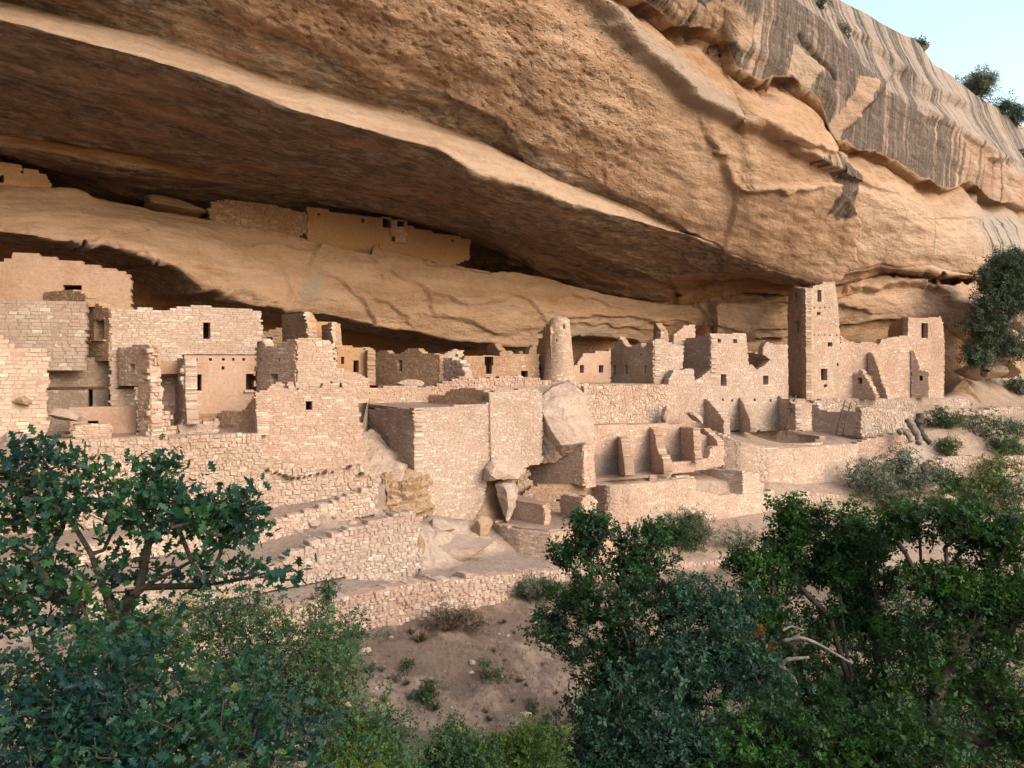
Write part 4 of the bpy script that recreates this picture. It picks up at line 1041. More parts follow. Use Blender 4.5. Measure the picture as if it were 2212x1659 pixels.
# -- square tower
t = T('square_tower', 'tall four-storey square tower with brown left side and pale windowed front', 'tower', 1760, 858, 55)
Yt = yend(1739, 54.2, 1820, 20)
wall(t, (1740, 54.2), (1820, Yt), [(1740, 623), (1753, 625), (1756, 618), (1774, 614), (1778, 610), (1784, 609), (1804, 611), (1807, 640), (1810, 666), (1815, 724), (1818, 790), (1820, 864), (1742, 864)], [(1766, 626, 1774, 652), (1765, 674, 1772, 681), (1789, 740, 1798, 749), (1774, 796, 1787, 821), (1780, 830, 1787, 837), (1807, 704 + 80, 1811, 712 + 80)] + [(u, 663, u + 3, 666) for u in (1757, 1770, 1780, 1789)] + [(u, 722, u + 3, 725) for u in (1757, 1766, 1780, 1792, 1806)], style='fine', n=290, name='front_wall')
wall(t, (1741, 54.2), (1701, 57.4), [(1702, 640), (1713, 616), (1719, 622), (1728, 622), (1740, 623), (1742, 864), (1703, 850), (1701, 735)], [(1715, 631, 1722, 653), (1717, 693, 1726, 720)], style='fine', n=100, name='side_wall')
# -- long facade
t = T('stone_house', 'long ruined facade ending in a tall corner with one black window, at right', 'house', 1940, 858, 57)
Ys = lambda u: yend(1739, 54.2, u, 20)
wall(t, (1816, Ys(1816) + .1), (2040, Ys(2040)), [(1816, 725), (1824, 730), (1832, 737), (1852, 741), (1868, 739), (1883, 739), (1893, 743), (1900, 744), (1904, 733), (1912, 731), (1934, 727), (1961, 725), (1961, 686), (1985, 687), (2020, 685), (2033, 684), (2037, 700), (2040, 760), (2040, 864), (1816, 864)], [(1991, 697, 2004, 730), (1758 + 50, 785, 1812, 791)], style='coursed', n=300, name='front_wall')
wall(t, (1918, 54.4), (1874, Ys(1874) - .1), [(1874, 760), (1881, 760), (1887, 768), (1892, 782), (1900, 800), (1903, 820), (1912, 840), (1918, 860), (1874, 862)], style='coursed', n=10, name='buttress')
wall(t, (2007, 56.6), (1968, Ys(1968) - .1), [(1968, 758), (1975, 758), (1979, 775), (1984, 782), (1986, 800), (2000, 801), (2007, 806), (2007, 858), (1968, 862)], [(1986, 811, 1993, 822)], style='coursed', n=10, name='buttress')
wall(t, (1894, 54.2), (1828, 56.1), [(1828, 812), (1850, 808), (1857, 798), (1862, 802), (1870, 815), (1880, 830), (1894, 860), (1828, 864)], [(1852, 815, 1862, 829)], style='coursed', n=10, name='buttress')
wall(t, (1962, 59), (1917, 62), [(1917, 722), (1920, 706), (1928, 696), (1945, 688), (1962, 686), (1962, 735), (1917, 735)], style='warm', name='inner_wall')
# -- kiva terrace
t = T('kiva', 'round sunken kiva ringed by low walls on the upper right terrace', 'kiva', 1693, 945, 51)
KC = at(1693, 945, 50.2); kr = 2.3
ring_wall(t, arc(KC[0], KC[1], kr, 5, 175, 18), [-4.72, -4.75, -4.8, -4.78, -4.72], -6.5, 'coursed', 0.4, n=60, name='kiva_wall')
ring_wall(t, arc(KC[0], KC[1], kr, 185, 355, 18), [-4.95, -4.98, -5.0, -4.98, -4.9], -6.5, 'coursed', 0.4, n=60, name='kiva_wall')
t = T('retaining_wall', 'curved masonry terrace wall holding the upper right kiva', 'wall', 1680, 1020, 46)
cp = [(1500, 48.6), (1530, 46.6), (1560, 45.6), (1600, 45.3), (1660, 45.6), (1720, 46.3), (1790, 47.5), (1838, 48.6), (1872, 50.2)]
cz = [(1500, 925), (1530, 930), (1560, 941), (1600, 956), (1660, 967), (1720, 969), (1790, 963), (1838, 960), (1872, 958)]
cp2 = [((u - CU) / F * Y, Y) for u, Y in cp]
S_ = np.concatenate([[0], np.cumsum([math.dist(cp2[i], cp2[i + 1]) for i in range(len(cp2) - 1)])])
zt = [(HV - v) * Y / F for (u, v), (_, Y) in zip(cz, cp)]
ring_wall(t, cp2, list(np.interp(np.linspace(0, S_[-1], 24), S_, zt)), -7.6, 'coursed', 0.45, n=300)
t = T('retaining_wall', 'pale stone wall with recess behind the right ladder', 'wall', 1870, 935, 51.5)
wall(t, (1719, 50.2), (1754, 50.9), [(1719, 869), (1735, 866), (1754, 872), (1754, 930), (1719, 930)], style='coursed', n=20)
wall(t, (1861, 50.8), (1751, 53.6), [(1751, 874), (1765, 873), (1772, 886), (1800, 889), (1861, 889), (1861, 940), (1751, 938)], style='coursed', n=40, name='side_wall')
wall(t, (1861, 50.8), (1975, 52.9), [(1861, 880), (1920, 886), (1968, 890), (1975, 905), (1960, 925), (1925, 940), (1861, 945)], style='rubble', n=60, name='front_wall')
wall(t, (1753, 53.8), (2090, 59.0), [(1753, 870), (1775, 863), (1800, 862), (1859, 862), (1940, 868), (1995, 866), (2090, 862), (2100, 885), (1995, 897), (1861, 897), (1753, 890)], style='rubble', n=120, name='parapet')
t = T('retaining_wall', 'tan wall stub at the right end of the kiva terrace above the sagebrush', 'wall', 1900, 1000, 50)
wall(t, (1838, 49.1), (1965, 51.2), [(1838, 962), (1870, 950), (1930, 937), (1965, 930), (1958, 965), (1930, 1000), (1838, 1040)], style='coursed', n=60)
t = T('low_wall', 'low rubble wall running right along the grey path at the right frame edge', 'wall', 2120, 890, 57)
wall(t, (1990, 55.5), (2240, 61.5), [(1990, 893), (2050, 884), (2120, 886), (2180, 878), (2240, 880), (2240, 910), (2120, 915), (1990, 915)], style='rubble', n=60)
t = T('low_wall', 'short broken wall on the slope behind the airy small tree', 'wall', 2100, 1000, 48)
wall(t, (2000, 47.2), (2215, 50.5), [(2000, 1003), (2040, 990), (2100, 985), (2160, 992), (2215, 985), (2215, 1025), (2000, 1035)], style='rubble', n=60)
# ladders
def ladder(b0, t0, b1, t1, n, label):
    P = [at(*q) for q in (b0, t0, b1, t1)]
    o = thing('ladder', label, 'ladder', (P[0] + P[2]) / 2, 'wooden ladders on the right terrace')
    for a, b in ((P[0], P[1]), (P[2], P[3])): tube('rail', [a, b], [0.05, 0.042], M['wood'], o)
    for i in range(n):
        f = (i + 0.7) / (n + 0.9)
        a = P[0] * (1 - f) + P[1] * f; b = P[2] * (1 - f) + P[3] * f; d = (b - a) * 0.18
        tube('rung', [a - d, b + d], [0.034, 0.032], M['wood'], o)
def tube_geo(pts, rad, k=6):
    pts = [np.array(p, float) for p in pts]; V = []; Fq = []
    for i, p in enumerate(pts):
        d = pts[min(i + 1, len(pts) - 1)] - pts[max(i - 1, 0)]; d /= np.linalg.norm(d) + 1e-9
        a = np.cross(d, (0, 0, 1) if abs(d[2]) < .9 else (1, 0, 0)); a /= np.linalg.norm(a); b = np.cross(d, a)
        for j in range(k):
            t_ = 2 * math.pi * j / k; V.append(p + rad[i] * (a * math.cos(t_) + b * math.sin(t_)))
    for i in range(len(pts) - 1):
        for j in range(k):
            Fq.append([i * k + j, i * k + (j + 1) % k, (i + 1) * k + (j + 1) % k, (i + 1) * k + j])
    return V, Fq
def tube(name, pts, rad, mat, parent, k=6, tint=0.3):
    V, Fq = tube_geo(pts, rad, k); n = len(V)
    return mesh_from(name, V, [Fq, [list(range(k))[::-1], list(range(n - k, n))]], mat, parent, tint=np.full(n, tint), smooth=True)
ladder((1680, 924, 48.9), (1709, 855, 50.2), (1695, 927, 48.9), (1720, 853, 50.2), 7, 'dark wooden ladder leaning on the buttress, left of the two ladders')
ladder((1806, 938, 50.0), (1825, 865, 51.3), (1820, 940, 50.0), (1837, 871, 51.3), 7, 'dark wooden ladder leaning on the recessed wall, right of the two ladders')
# -- middle rooms
t = T('ruined_room', 'row of roofless rooms with thin broken partition walls right of the leaning boulder', 'ruin', 1400, 1024, 43)
wall(t, (1276, 41.4), (1475, 44.9), [(1276, 918), (1380, 917), (1475, 915), (1475, 1022), (1276, 1032)], style='coursed', n=200, name='back_wall')
wall(t, (1348, 40.0), (1335, 42.5), [(1335, 940), (1340, 944), (1344, 965), (1347, 985), (1350, 1028), (1335, 1020)], style='coursed', t=0.45, n=12, name='partition')
wall(t, (1433, 41.3), (1402, 43.7), [(1402, 922), (1409, 926), (1416, 940), (1419, 965), (1424, 980), (1430, 985), (1434, 1020), (1402, 1020)], style='coursed', t=0.45, n=12, name='partition')
wall(t, (1501, 42.8), (1468, 44.8), [(1468, 922), (1497, 924), (1501, 998), (1468, 998)], style='coursed', t=0.4, n=12, name='partition')
wall(t, (1447, 42.4), (1566, 44.4), [(1447, 1000), (1500, 995), (1530, 990), (1534, 970), (1540, 964), (1562, 962), (1566, 1005), (1500, 1018), (1447, 1024)], style='coursed', n=60, name='low_wall')
wall(t, (1555, 44.8), (1500, 47.4), [(1500, 925), (1520, 926), (1532, 936), (1548, 950), (1555, 985), (1505, 990)], style='coursed', n=10, name='side_wall')
slab('floor', [(1276, 40.2), (1447, 42.2), (1475, 44.9), (1276, 41.5)], -5.95, t, M['ground'])
t = T('kiva', 'pale curved kiva wall standing above the central oak crown', 'kiva', 1410, 1130, 40)
cpx = [(1268, 40.1), (1290, 38.9), (1314, 38.2), (1360, 38.6), (1430, 39.9), (1503, 41.4)]
cvx = [1047, 1048, 1049, 1046, 1040, 1033]
c2 = [((u - CU) / F * Y, Y) for u, Y in cpx]
S_ = np.concatenate([[0], np.cumsum([math.dist(c2[i], c2[i + 1]) for i in range(len(c2) - 1)])])
ring_wall(t, c2, list(np.interp(np.linspace(0, S_[-1], 16), S_, [(HV - v) * Y / F for v, (u, Y) in zip(cvx, cpx)])), -8.6, 'coursed', 0.4, n=220)
wall(t, (1288, 40.6), (1448, 42.6), [(1288, 1030), (1350, 1028), (1448, 1024), (1448, 1060), (1288, 1060)], style='coursed', name='inner_wall', n=30)
wall(t, (1404, 41.6), (1385, 42.8), [(1385, 1026), (1404, 1027), (1404, 1045), (1385, 1045)], style='coursed', name='pilaster')
t = T('kiva', 'square-cornered sunken kiva room below the curved terrace wall', 'kiva', 1570, 1110, 43)
wall(t, (1498, 41.5), (1672, 44.6), [(1498, 1059), (1530, 1064), (1560, 1071), (1640, 1064), (1672, 1058), (1672, 1115), (1498, 1130)], style='coursed', n=120, name='front_wall')
wall(t, (1604, 43.6), (1505, 45.6), [(1505, 1016), (1550, 1014), (1604, 1017), (1604, 1072), (1505, 1072)], style='coursed', n=30, name='back_wall')
wall(t, (1604, 43.6), (1650, 44.4), [(1604, 1019), (1640, 1022), (1642, 1040), (1650, 1045), (1650, 1072), (1604, 1072)], style='coursed', n=20, name='side_wall')
wall(t, (1660, 44.3), (1815, 46.2), [(1660, 1080), (1700, 1070), (1740, 1064), (1815, 1070), (1815, 1105), (1660, 1118)], style='rubble', n=40, name='low_wall')
wall(t, (1440, 42.2), (1500, 42.9), [(1440, 1040), (1470, 1026), (1500, 1030), (1500, 1066), (1440, 1070)], style='coursed', n=10, name='low_wall')
# -- front centre houses
t = T('stone_house', 'tallest pale front wall at the centre with a broad brown left side', 'house', 960, 1130, 34)
wall(t, (893, 33), (1058, 34.9), [(893, 883), (945, 880), (1000, 875), (1053, 871), (1058, 871), (1060, 985), (1050, 1050), (1035, 1145), (915, 1145), (918, 1060), (897, 1025)], style='fine', n=300, name='front_wall')
wall(t, (894, 33), (775, 38.5), [(775, 884), (830, 883), (894, 882), (897, 1045), (775, 1045)], style='coursed', n=180, name='side_wall')
wall(t, (1056, 35.6), (925, 38.2), [(925, 856), (940, 853), (958, 852), (965, 845), (975, 842), (1000, 838), (1020, 839), (1040, 842), (1054, 850), (1056, 885), (925, 890)], style='warm', n=30, name='parapet')
slab('roof', [(893.5, 33.2), (1056, 35.1), (1056, 39.5), (775, 38.6)], -2.02, t, M['ground'])
t = T('low_wall', 'low pale wall with a square niche, behind the tallest centre wall', 'wall', 850, 884, 38.7)
wall(t, (769, 38.0), (932, 39.4), [(769, 836), (785, 833), (798, 832), (800, 843), (830, 836), (870, 834), (932, 836), (932, 890), (769, 890)], [(803, 838, 810, 850)], style='coursed', n=60)
wall(t, (798, 37.8), (768, 38.6), [(768, 840), (780, 838), (798, 838), (798, 870), (768, 870)], style='warm', name='side_wall')
t = T('stone_wall', 'smooth pale wall wedged between the tall centre wall and the leaning boulder', 'wall', 1110, 1005, 36)
wall(t, (1057, 35.25), (1180, 37.0), [(1057, 848), (1080, 843), (1140, 840), (1160, 842), (1172, 850), (1172, 1000), (1130, 1010), (1057, 1030)], style='fine', n=150)
box('drain_pole', at(1059, 925, 34.85), (3.1, 0.05, 0.05), (0.03, 0.01, -1), M['warmmortar'], t)
t = T('ruined_room', 'brown side wall with a bright white end pier, under the leaning boulder', 'ruin', 1200, 1040, 37.5)
wall(t, (1259, 36.7), (1133, 39.2), [(1133, 997), (1160, 992), (1189, 988), (1192, 970), (1225, 968), (1257, 964), (1260, 1045), (1133, 1050)], style='coursed', n=90)
wall(t, (1258, 36.7), (1286, 37.2), [(1258, 963), (1270, 959), (1284, 957), (1286, 1052), (1260, 1052)], style='block', t=0.5, n=20, name='pier')
wall(t, (1116, 37.4), (1152, 38.0), [(1116, 1014), (1135, 997), (1142, 1020), (1152, 1060), (1152, 1080), (1116, 1080)], style='rubble', name='broken_wall')
t = T('stone_house', 'small tan rooms with tiny square openings at the foot of the boulder', 'house', 1190, 1135, 36)
wall(t, (1111, 36.9), (1264, 37.3), [(1111, 1074), (1130, 1068), (1148, 1050), (1264, 1044), (1264, 1150), (1111, 1150)], [(1201, 1077, 1209, 1085), (1185, 1122, 1193, 1130)], style='warm', n=60)
wall(t, (1258, 34.7), (1211, 36.2), [(1211, 1071), (1222, 1068), (1255, 1074), (1258, 1150), (1211, 1140)], style='coursed', n=20, name='side_wall')
wall(t, (1257, 34.7), (1290, 35.2), [(1257, 1074), (1275, 1070), (1290, 1080), (1290, 1150), (1257, 1150)], style='coursed', n=10, name='side_wall')
wall(t, (1175, 33.9), (1106, 35.3), [(1106, 1089), (1172, 1091), (1176, 1150), (1106, 1142)], style='coursed', n=30, name='room_wall')
wall(t, (1174, 33.9), (1187, 34.1), [(1174, 1090), (1186, 1093), (1187, 1150), (1175, 1150)], style='block', name='room_wall')
slab('roof', [(1106, 35.3), (1175, 33.95), (1187, 34.1), (1130, 36.5)], -6.15, t, M['ground'])
t = T('retaining_wall', 'low curved brown wall at the foot of the small tan rooms beside the path', 'wall', 1150, 1190, 33.5)
pr = [(1050, 36.5), (1058, 34.8), (1080, 33.9), (1120, 33.2), (1160, 32.9), (1188, 32.7)]
cv = [1112, 1118, 1134, 1145, 1150, 1153]
c2 = [((u - CU) / F * Y, Y) for u, Y in pr]
S_ = np.concatenate([[0], np.cumsum([math.dist(c2[i], c2[i + 1]) for i in range(len(c2) - 1)])])
ring_wall(t, c2, list(np.interp(np.linspace(0, S_[-1], 14), S_, [(HV - v) * Y / F for v, (u, Y) in zip(cv, pr)])), -8.4, 'coursed', 0.4, n=120)
wall(t, (1188, 32.7), (1340, 35.2), [(1188, 1152), (1260, 1142), (1340, 1135), (1340, 1215), (1188, 1206)], style='coursed', n=60)
slab('floor', [(1058, 35.0), (1085, 34.1), (1125, 33.4), (1186, 32.9), (1290, 34.6), (1290, 37), (1111, 37)], -6.98, t, M['ground'])
# -- lower retaining walls
t = T('retaining_wall', 'pale retaining wall along the narrow grey path, uppermost of the three lower walls', 'wall', 700, 1120, 28.7)
wall(t, (170, 24.6), (812, 29.7), [(170, 1172), (400, 1150), (540, 1135), (560, 1140), (640, 1110), (700, 1092), (760, 1068), (808, 1050), (812, 1110), (740, 1128), (650, 1165), (540, 1200), (170, 1225)], style='rubble', t=0.35, n=200)
t = T('retaining_wall', 'broad whitish rubble wall bulging below the layered boulder, middle of the three lower walls', 'wall', 760, 1240, 27)
wall(t, (540, 24.6), (908, 28.6), [(540, 1240), (600, 1216), (660, 1180), (740, 1147), (800, 1126), (885, 1105), (905, 1118), (907, 1268), (820, 1262), (740, 1248), (600, 1272), (540, 1280)], style='rubble', t=0.4, n=300)
wall(t, (170, 22.0), (548, 24.7), [(170, 1285), (400, 1262), (548, 1238), (548, 1285), (400, 1320), (170, 1350)], style='rubble', t=0.35, name='wall')
t = T('retaining_wall', 'lowest dry stone wall edging the main path above the bare slope', 'wall', 900, 1300, 27)
pr = [(180, 19.9), (400, 21.7), (560, 23.1), (700, 24.6), (850, 26.3), (1000, 28.05), (1180, 30.6), (1330, 33.9), (1503, 36.8), (1660, 38.8)]
cv = [1405, 1365, 1326, 1298, 1268, 1247, 1236, 1225, 1212, 1205]
c2 = [((u - CU) / F * Y, Y) for u, Y in pr]
S_ = np.concatenate([[0], np.cumsum([math.dist(c2[i], c2[i + 1]) for i in range(len(c2) - 1)])])
ztl = [(HV - v) * Y / F for v, (u, Y) in zip(cv, pr)]
zl = np.interp(np.linspace(0, S_[-1], 60), S_, ztl) + 0.12 * fbm(np.stack([np.arange(60) * .7, np.zeros(60), np.zeros(60)], 1), 3, 4)
pl = Plan(c2)
xs = np.linspace(0, pl.S[-1], 60)
bot = np.interp(xs, [0, S_[3], S_[4], S_[5], S_[6], S_[-1]], [-8.5, -8.6, -8.8, -8.95, -8.75, -10.1])
poly = [(float(x), float(b)) for x, b in zip(xs, bot)] + [(float(x), float(z)) for x, z in zip(xs[::-1], zl[::-1])]
build_wall(t, pl, poly, [], 'loose', 0.45, n_stones=300, seed=501, chamber=False)
# -- high ledge ruins
t = T('ledge_wall', 'dry-laid ochre rubble wall on the high rock ledge', 'wall', 560, 495, 40.7)
wall(t, (446, 40.1), (671, 43.3), [(452, 442), (460, 434), (480, 431), (520, 433), (570, 440), (620, 450), (662, 460), (671, 470), (671, 505), (640, 514), (590, 506), (520, 492), (455, 485), (448, 474)], style='loosewarm', t=0.4, n=220)
t = T('ledge_wall', 'smooth ochre plastered wall with small black openings on the high ledge', 'wall', 840, 530, 44.5)
wall(t, (664, 43.1), (1016, 49.6), [(664, 448), (690, 450), (725, 458), (770, 466), (812, 469), (827, 470), (843, 471), (858, 474), (873, 476), (880, 480), (882, 488), (900, 493), (950, 504), (1016, 516), (1014, 560), (980, 574), (936, 574), (890, 560), (836, 546), (790, 554), (760, 550), (700, 540), (664, 520)], [(827, 473, 843, 491), (858, 478, 873, 490), (687, 459, 692, 467), (781, 472, 787, 480), (846, 512, 853, 521), (975, 516, 980, 521)], style='ochre', t=0.3)
wall(t, (843, 46.05), (878, 46.7), [(844, 475), (857, 477), (857, 489), (876, 491), (877, 524), (854, 523), (854, 510), (844, 509)], style='fine', t=0.12, name='patch')
t = T('ledge_wall', 'ochre wall fragment at the upper left end of the high ledge', 'wall', 40, 400, 32.6)
wall(t, (-100, 32.4), (112, 34.9), [(-100, 320), (0, 346), (12, 352), (30, 354), (50, 361), (75, 368), (98, 376), (100, 384), (107, 390), (112, 404), (112, 425), (-100, 420)], [(-4, 378, 8, 396), (45, 366, 50, 372)], style='ochre', t=0.3)
# ------------------------------------------------------------------ boulders
def boulder(name, label, u, v, Y, rw, rh, rd, seed, mat='boulder', cat='boulder', tilt=0, parent=None, cuts=16, sub=None, group=None):
    rs = np.random.RandomState(seed)
    V = (sub or IC3)[0].copy(); Fq = (sub or IC3)[1]
    for _ in range(cuts):
        n = rs.normal(size=3); n[2] *= 0.8; n /= np.linalg.norm(n); h = rs.uniform(0.5, 0.82)
        d = V @ n - h
        V = V - np.maximum(d, 0)[:, None] * n * 0.92
    V = V * (1 + 0.10 * fbm(V * 2.6 + seed, 5, seed)[:, None])
    V = V * np.array([1, 1, 1]) + 0.03 * np.stack([V[:, 0] * 0, V[:, 1] * 0, np.round(fbm(V * 1.5 + seed, 2, seed) * 6) / 3], 1)
    c_, s_ = math.cos(R(tilt)), math.sin(R(tilt))
    V = V * np.array([rw * Y / F, rd, rh * Y / F])
    V = np.stack([V[:, 0] * c_ - V[:, 2] * s_, V[:, 1], V[:, 0] * s_ + V[:, 2] * c_], 1)
    c = at(u, v, Y)
    if parent is not None:
        return mesh_from(name, V + c, Fq, M[mat], parent)
    o = mesh_from(name, V, Fq, M[mat]); o.location = Vector(c.tolist())
    tag(o, label, cat, group); return o

def rock_outline(name, label, outline, inner, depth, mat, seed, amp=0.06, cuts=4, strata=0.35):
    from mathutils.geometry import delaunay_2d_cdt
    pts = outline + inner; n = len(outline)
    vs, es, fs, *_ = delaunay_2d_cdt([Vector((p[0], p[1])) for p in pts], [(i, (i + 1) % n) for i in range(n)], [list(range(n))], 1, 1e-4)
    P = [at(*p) for p in pts]
    bm = bmesh.new()
    fv = [bm.verts.new(p) for p in P]
    for f in fs:
        try: bm.faces.new([fv[i] for i in f])
        except Exception: pass
    bv = []
    for p in P[:n]:
        q = np.array(p) + np.array([0.1, depth, 0.0]); bv.append(bm.verts.new(q))
    for i in range(n):
        j = (i + 1) % n
        bm.faces.new([fv[j], fv[i], bv[i], bv[j]])
    bmesh.ops.triangulate(bm, faces=bm.faces[:])
    for _ in range(cuts):
        bmesh.ops.subdivide_edges(bm, edges=[e for e in bm.edges if e.calc_length() > 0.14], cuts=1, use_grid_fill=False)
        bmesh.ops.triangulate(bm, faces=bm.faces[:])
    bmesh.ops.smooth_vert(bm, verts=bm.verts[:], factor=0.5, use_axis_x=True, use_axis_y=True, use_axis_z=True)
    bmesh.ops.recalc_face_normals(bm, faces=bm.faces[:])
    V = np.array([v.co[:] for v in bm.verts]); N = np.array([v.normal[:] for v in bm.verts])
    Fq = np.array([[v.index for v in f.verts] for f in bm.faces]); bm.free()
    V = V + N * (0.09 * strata * np.round(fbm(V * np.array([.5, .5, 3.2]), 3, seed + 5) * 3))[:, None]
    V = V + N * (amp * fbm(V * 1.3, 5, seed) * 1.6 + amp * .6 * fbm(V * 4.5, 3, seed + 2))[:, None]
    c = V.mean(0)
    o = mesh_from(name, V - c, Fq, M[mat], smooth=False); o.location = Vector(c.tolist())
    tag(o, label, 'boulder'); return o

rock_outline('boulder', 'huge leaning pinkish boulder directly below the round tower',
    [(1176, 850, 37.9), (1198, 834, 38.6), (1222, 826, 39.2), (1245, 832, 39.2), (1264, 856, 39.0), (1276, 900, 38.8), (1287, 930, 38.6), (1282, 970, 38.0), (1266, 985, 37.6), (1215, 985, 37.3), (1200, 1000, 37.3), (1168, 1002, 37.4), (1160, 940, 37.3), (1160, 872, 37.4)],
    [(1208, 862, 37.6), (1240, 858, 38.0), (1172, 890, 36.9), (1264, 955, 36.7), (1213, 963, 36.2), (1225, 905, 36.9), (1190, 930, 36.5), (1198, 968, 36.7), (1176, 940, 37.1)], 3.0, 'boulder', 3, 0.06, strata=.3)
rock_outline('boulder', 'tilted grey slab boulder at the right foot of the tallest centre wall',
    [(1042, 1030, 34.6), (1048, 1005, 34.6), (1062, 990, 34.8), (1090, 992, 35.2), (1128, 1012, 35.8), (1134, 1024, 35.8), (1118, 1036, 35.0), (1075, 1036, 34.2), (1050, 1038, 34.2)],
    [(1070, 1005, 34.3), (1100, 1024, 34.5), (1060, 1028, 33.8)], 1.6, 'boulder', 9, 0.04)
rock_outline('boulder', 'upright wedge boulder between the grey slab and the small tan rooms',
    [(1066, 1045, 34.8), (1085, 1040, 34.8), (1108, 1042, 35.0), (1114, 1068, 34.8), (1110, 1100, 34.4), (1098, 1128, 34.0), (1092, 1126, 34.0), (1078, 1085, 34.4)],
    [(1095, 1065, 34.0), (1088, 1050, 34.4), (1098, 1095, 33.8)], 1.4, 'boulder', 12, 0.03)
rock_outline('boulder', 'dark orange rock face in the gap behind the upright wedge boulder',
    [(1036, 1034, 35.2), (1060, 1030, 35.5), (1082, 1040, 35.8), (1095, 1110, 35.6), (1090, 1140, 35.0), (1040, 1150, 34.6), (1024, 1128, 34.4), (1038, 1090, 34.8)],
    [(1060, 1080, 35.3), (1050, 1120, 34.4)], 1.2, 'boulder_orange', 14, 0.05)
rock_outline('boulder', 'layered orange boulder with pitted band, left foot of the tallest centre wall',
    [(814, 1050, 31.8), (826, 1032, 32.0), (850, 1020, 32.4), (880, 1020, 32.6), (905, 1022, 32.9), (922, 1040, 32.9), (925, 1075, 32.6), (918, 1116, 32.1), (890, 1120, 31.5), (850, 1110, 31.2), (812, 1108, 31.1)],
    [(835, 1050, 31.4), (880, 1040, 31.9), (905, 1060, 32.2), (835, 1090, 30.9), (880, 1095, 31.3)], 2.2, 'boulder_orange', 21, 0.12, strata=1.6)
boulder('boulder', 'smooth sloping pink bedrock hump at the left edge behind the oak', 60, 985, 25.6, 130, 52, 1.6, 31, tilt=-14)
boulder('boulder', 'flat pale slab boulder lying on the left terrace', 145, 896, 27.3, 42, 17, 0.8, 32, tilt=-10)
boulder('boulder', 'small brown lumpy rock at the foot of the far left block wall', 50, 868, 26.0, 24, 12, 0.4, 33, mat='boulder_orange')
boulder('boulder', 'low rounded ochre rock on the high ledge left of the rubble wall', 372, 448, 38.6, 74, 22, 1.2, 34, mat='boulder_orange', tilt=-8, cuts=6)
rock_outline('boulder', 'pale wedge-shaped rock in the gap left of the tallest centre wall',
    [(780, 935, 33.8), (796, 945, 33.6), (822, 975, 33.2), (850, 1000, 32.8), (872, 1010, 32.6), (868, 1045, 32.0), (820, 1050, 31.8), (786, 1020, 32.0)],
    [(808, 985, 32.9), (838, 1018, 32.3)], 2.0, 'boulder', 35, 0.09)
boulder('boulder', 'small triangular pale rock leaning on the wall right of the great boulder', 1437, 900, 45.6, 16, 30, 0.5, 36)
boulder('boulder', 'grey flat slab tilted on the middle terrace below the stepped house', 1502, 900, 45.4, 26, 9, 0.9, 37, tilt=-38)
boulder('boulder', 'bright whitish rubble mound in front of the long dark brown house', 885, 828, 40.2, 34, 9, 0.6, 38, cuts=5)
boulder('boulder', 'stack of thin rock slabs beside the broad rubble wall', 906, 1178, 29.5, 18, 26, 0.7, 39, mat='boulder_orange')
boulder('boulder', 'broad pale bedrock outcrop left of the path', 985, 1188, 31.4, 95, 34, 1.2, 40, tilt=6, cuts=7)
boulder('boulder', 'brown-edged rock lump at the left foot of the curved brown wall', 1040, 1140, 33.4, 28, 26, 0.8, 41, mat='boulder_orange')
boulder('boulder', 'pale bedrock knob under the tallest centre wall', 950, 1140, 32.2, 34, 20, 0.8, 42)
boulder('boulder', 'tall rounded rock buttress closing the right end of the village', 2075, 850, 62, 36, 40, 1.8, 44, mat='boulder_orange')
for i, (u, v, Y, a, b, lab) in enumerate([(2120, 800, 62, 52, 26, 'rounded grey-brown rock below the juniper'), (2185, 790, 64, 50, 34, 'large dark-cracked rock at the right edge under the juniper'), (2100, 750, 65, 30, 40, 'tall blocky rock behind the juniper trunk'), (2160, 735, 66, 46, 34, 'broken rock ledge right of the juniper trunk'), (2212, 700, 68, 44, 44, 'pale rock face block at the right frame edge')]):
    boulder('boulder', lab, u, v, Y, a, b, 1.8, 60 + i, mat='boulder_orange' if i % 2 else 'boulder')
for i, (u, v, Y, a, b, lab) in enumerate([(1940, 1010, 49.5, 30, 20, 'pale rock under the sagebrush at right'), (1990, 1050, 47.6, 36, 14, 'flat pale rock ledge below the green shrubs at right'), (2040, 1075, 46.5, 30, 10, 'low pale rock beside the right-hand path')]):
    boulder('boulder', lab, u, v, Y, a, b, 0.9, 70 + i)
boulder('boulder', 'fallen pale rock half hidden by leaves left of the bare slope', 588, 1390, 21.5, 22, 22, 0.5, 75)
boulder('boulder', 'rocky outcrop jutting on the cliff skyline', 1985, 108, 64.5, 20, 9, 1.0, 76)
# loose stones lying about, one object each
rs = np.random.RandomState(11)
def loose(u, v, Y, r, k):
    c = at(u, v, Y); c[2] = gz(c[0], c[1]) + r * 0.25
    V = IC1[0] * (1 + 0.35 * rs.uniform(-1, 1, (len(IC1[0]), 1))) * np.array([r, r * .8, r * .6])
    o = mesh_from('fallen_stone', V, IC1[1], M['rubble'], tint=np.full(len(V), rs.rand() * .5), local=True)
    o.location = Vector(c.tolist()); o.rotation_euler = (0, 0, rs.uniform(0, 6))
    return o
spots = [(575, 1100, 28.2), (600, 1095, 28.2), (616, 1098, 28.2), (660, 1088, 28.4), (680, 1092, 28.5), (800, 1040, 29.8), (640, 1105, 28.3), (632, 1190, 26), (560, 1075, 28.3), (720, 1070, 28.9), (760, 1060, 29.3), (612, 1087, 28.4), (790, 1050, 29.7), (540, 1120, 27.8)]
for i, (u, v, Y) in enumerate(spots):
    o = loose(u, v, Y - 0.1, rs.uniform(0.1, 0.22), i)
    tag(o, 'loose angular stone fallen along the narrow grey upper path', 'stone', 'loose stones along the upper path')
n_sl = 150
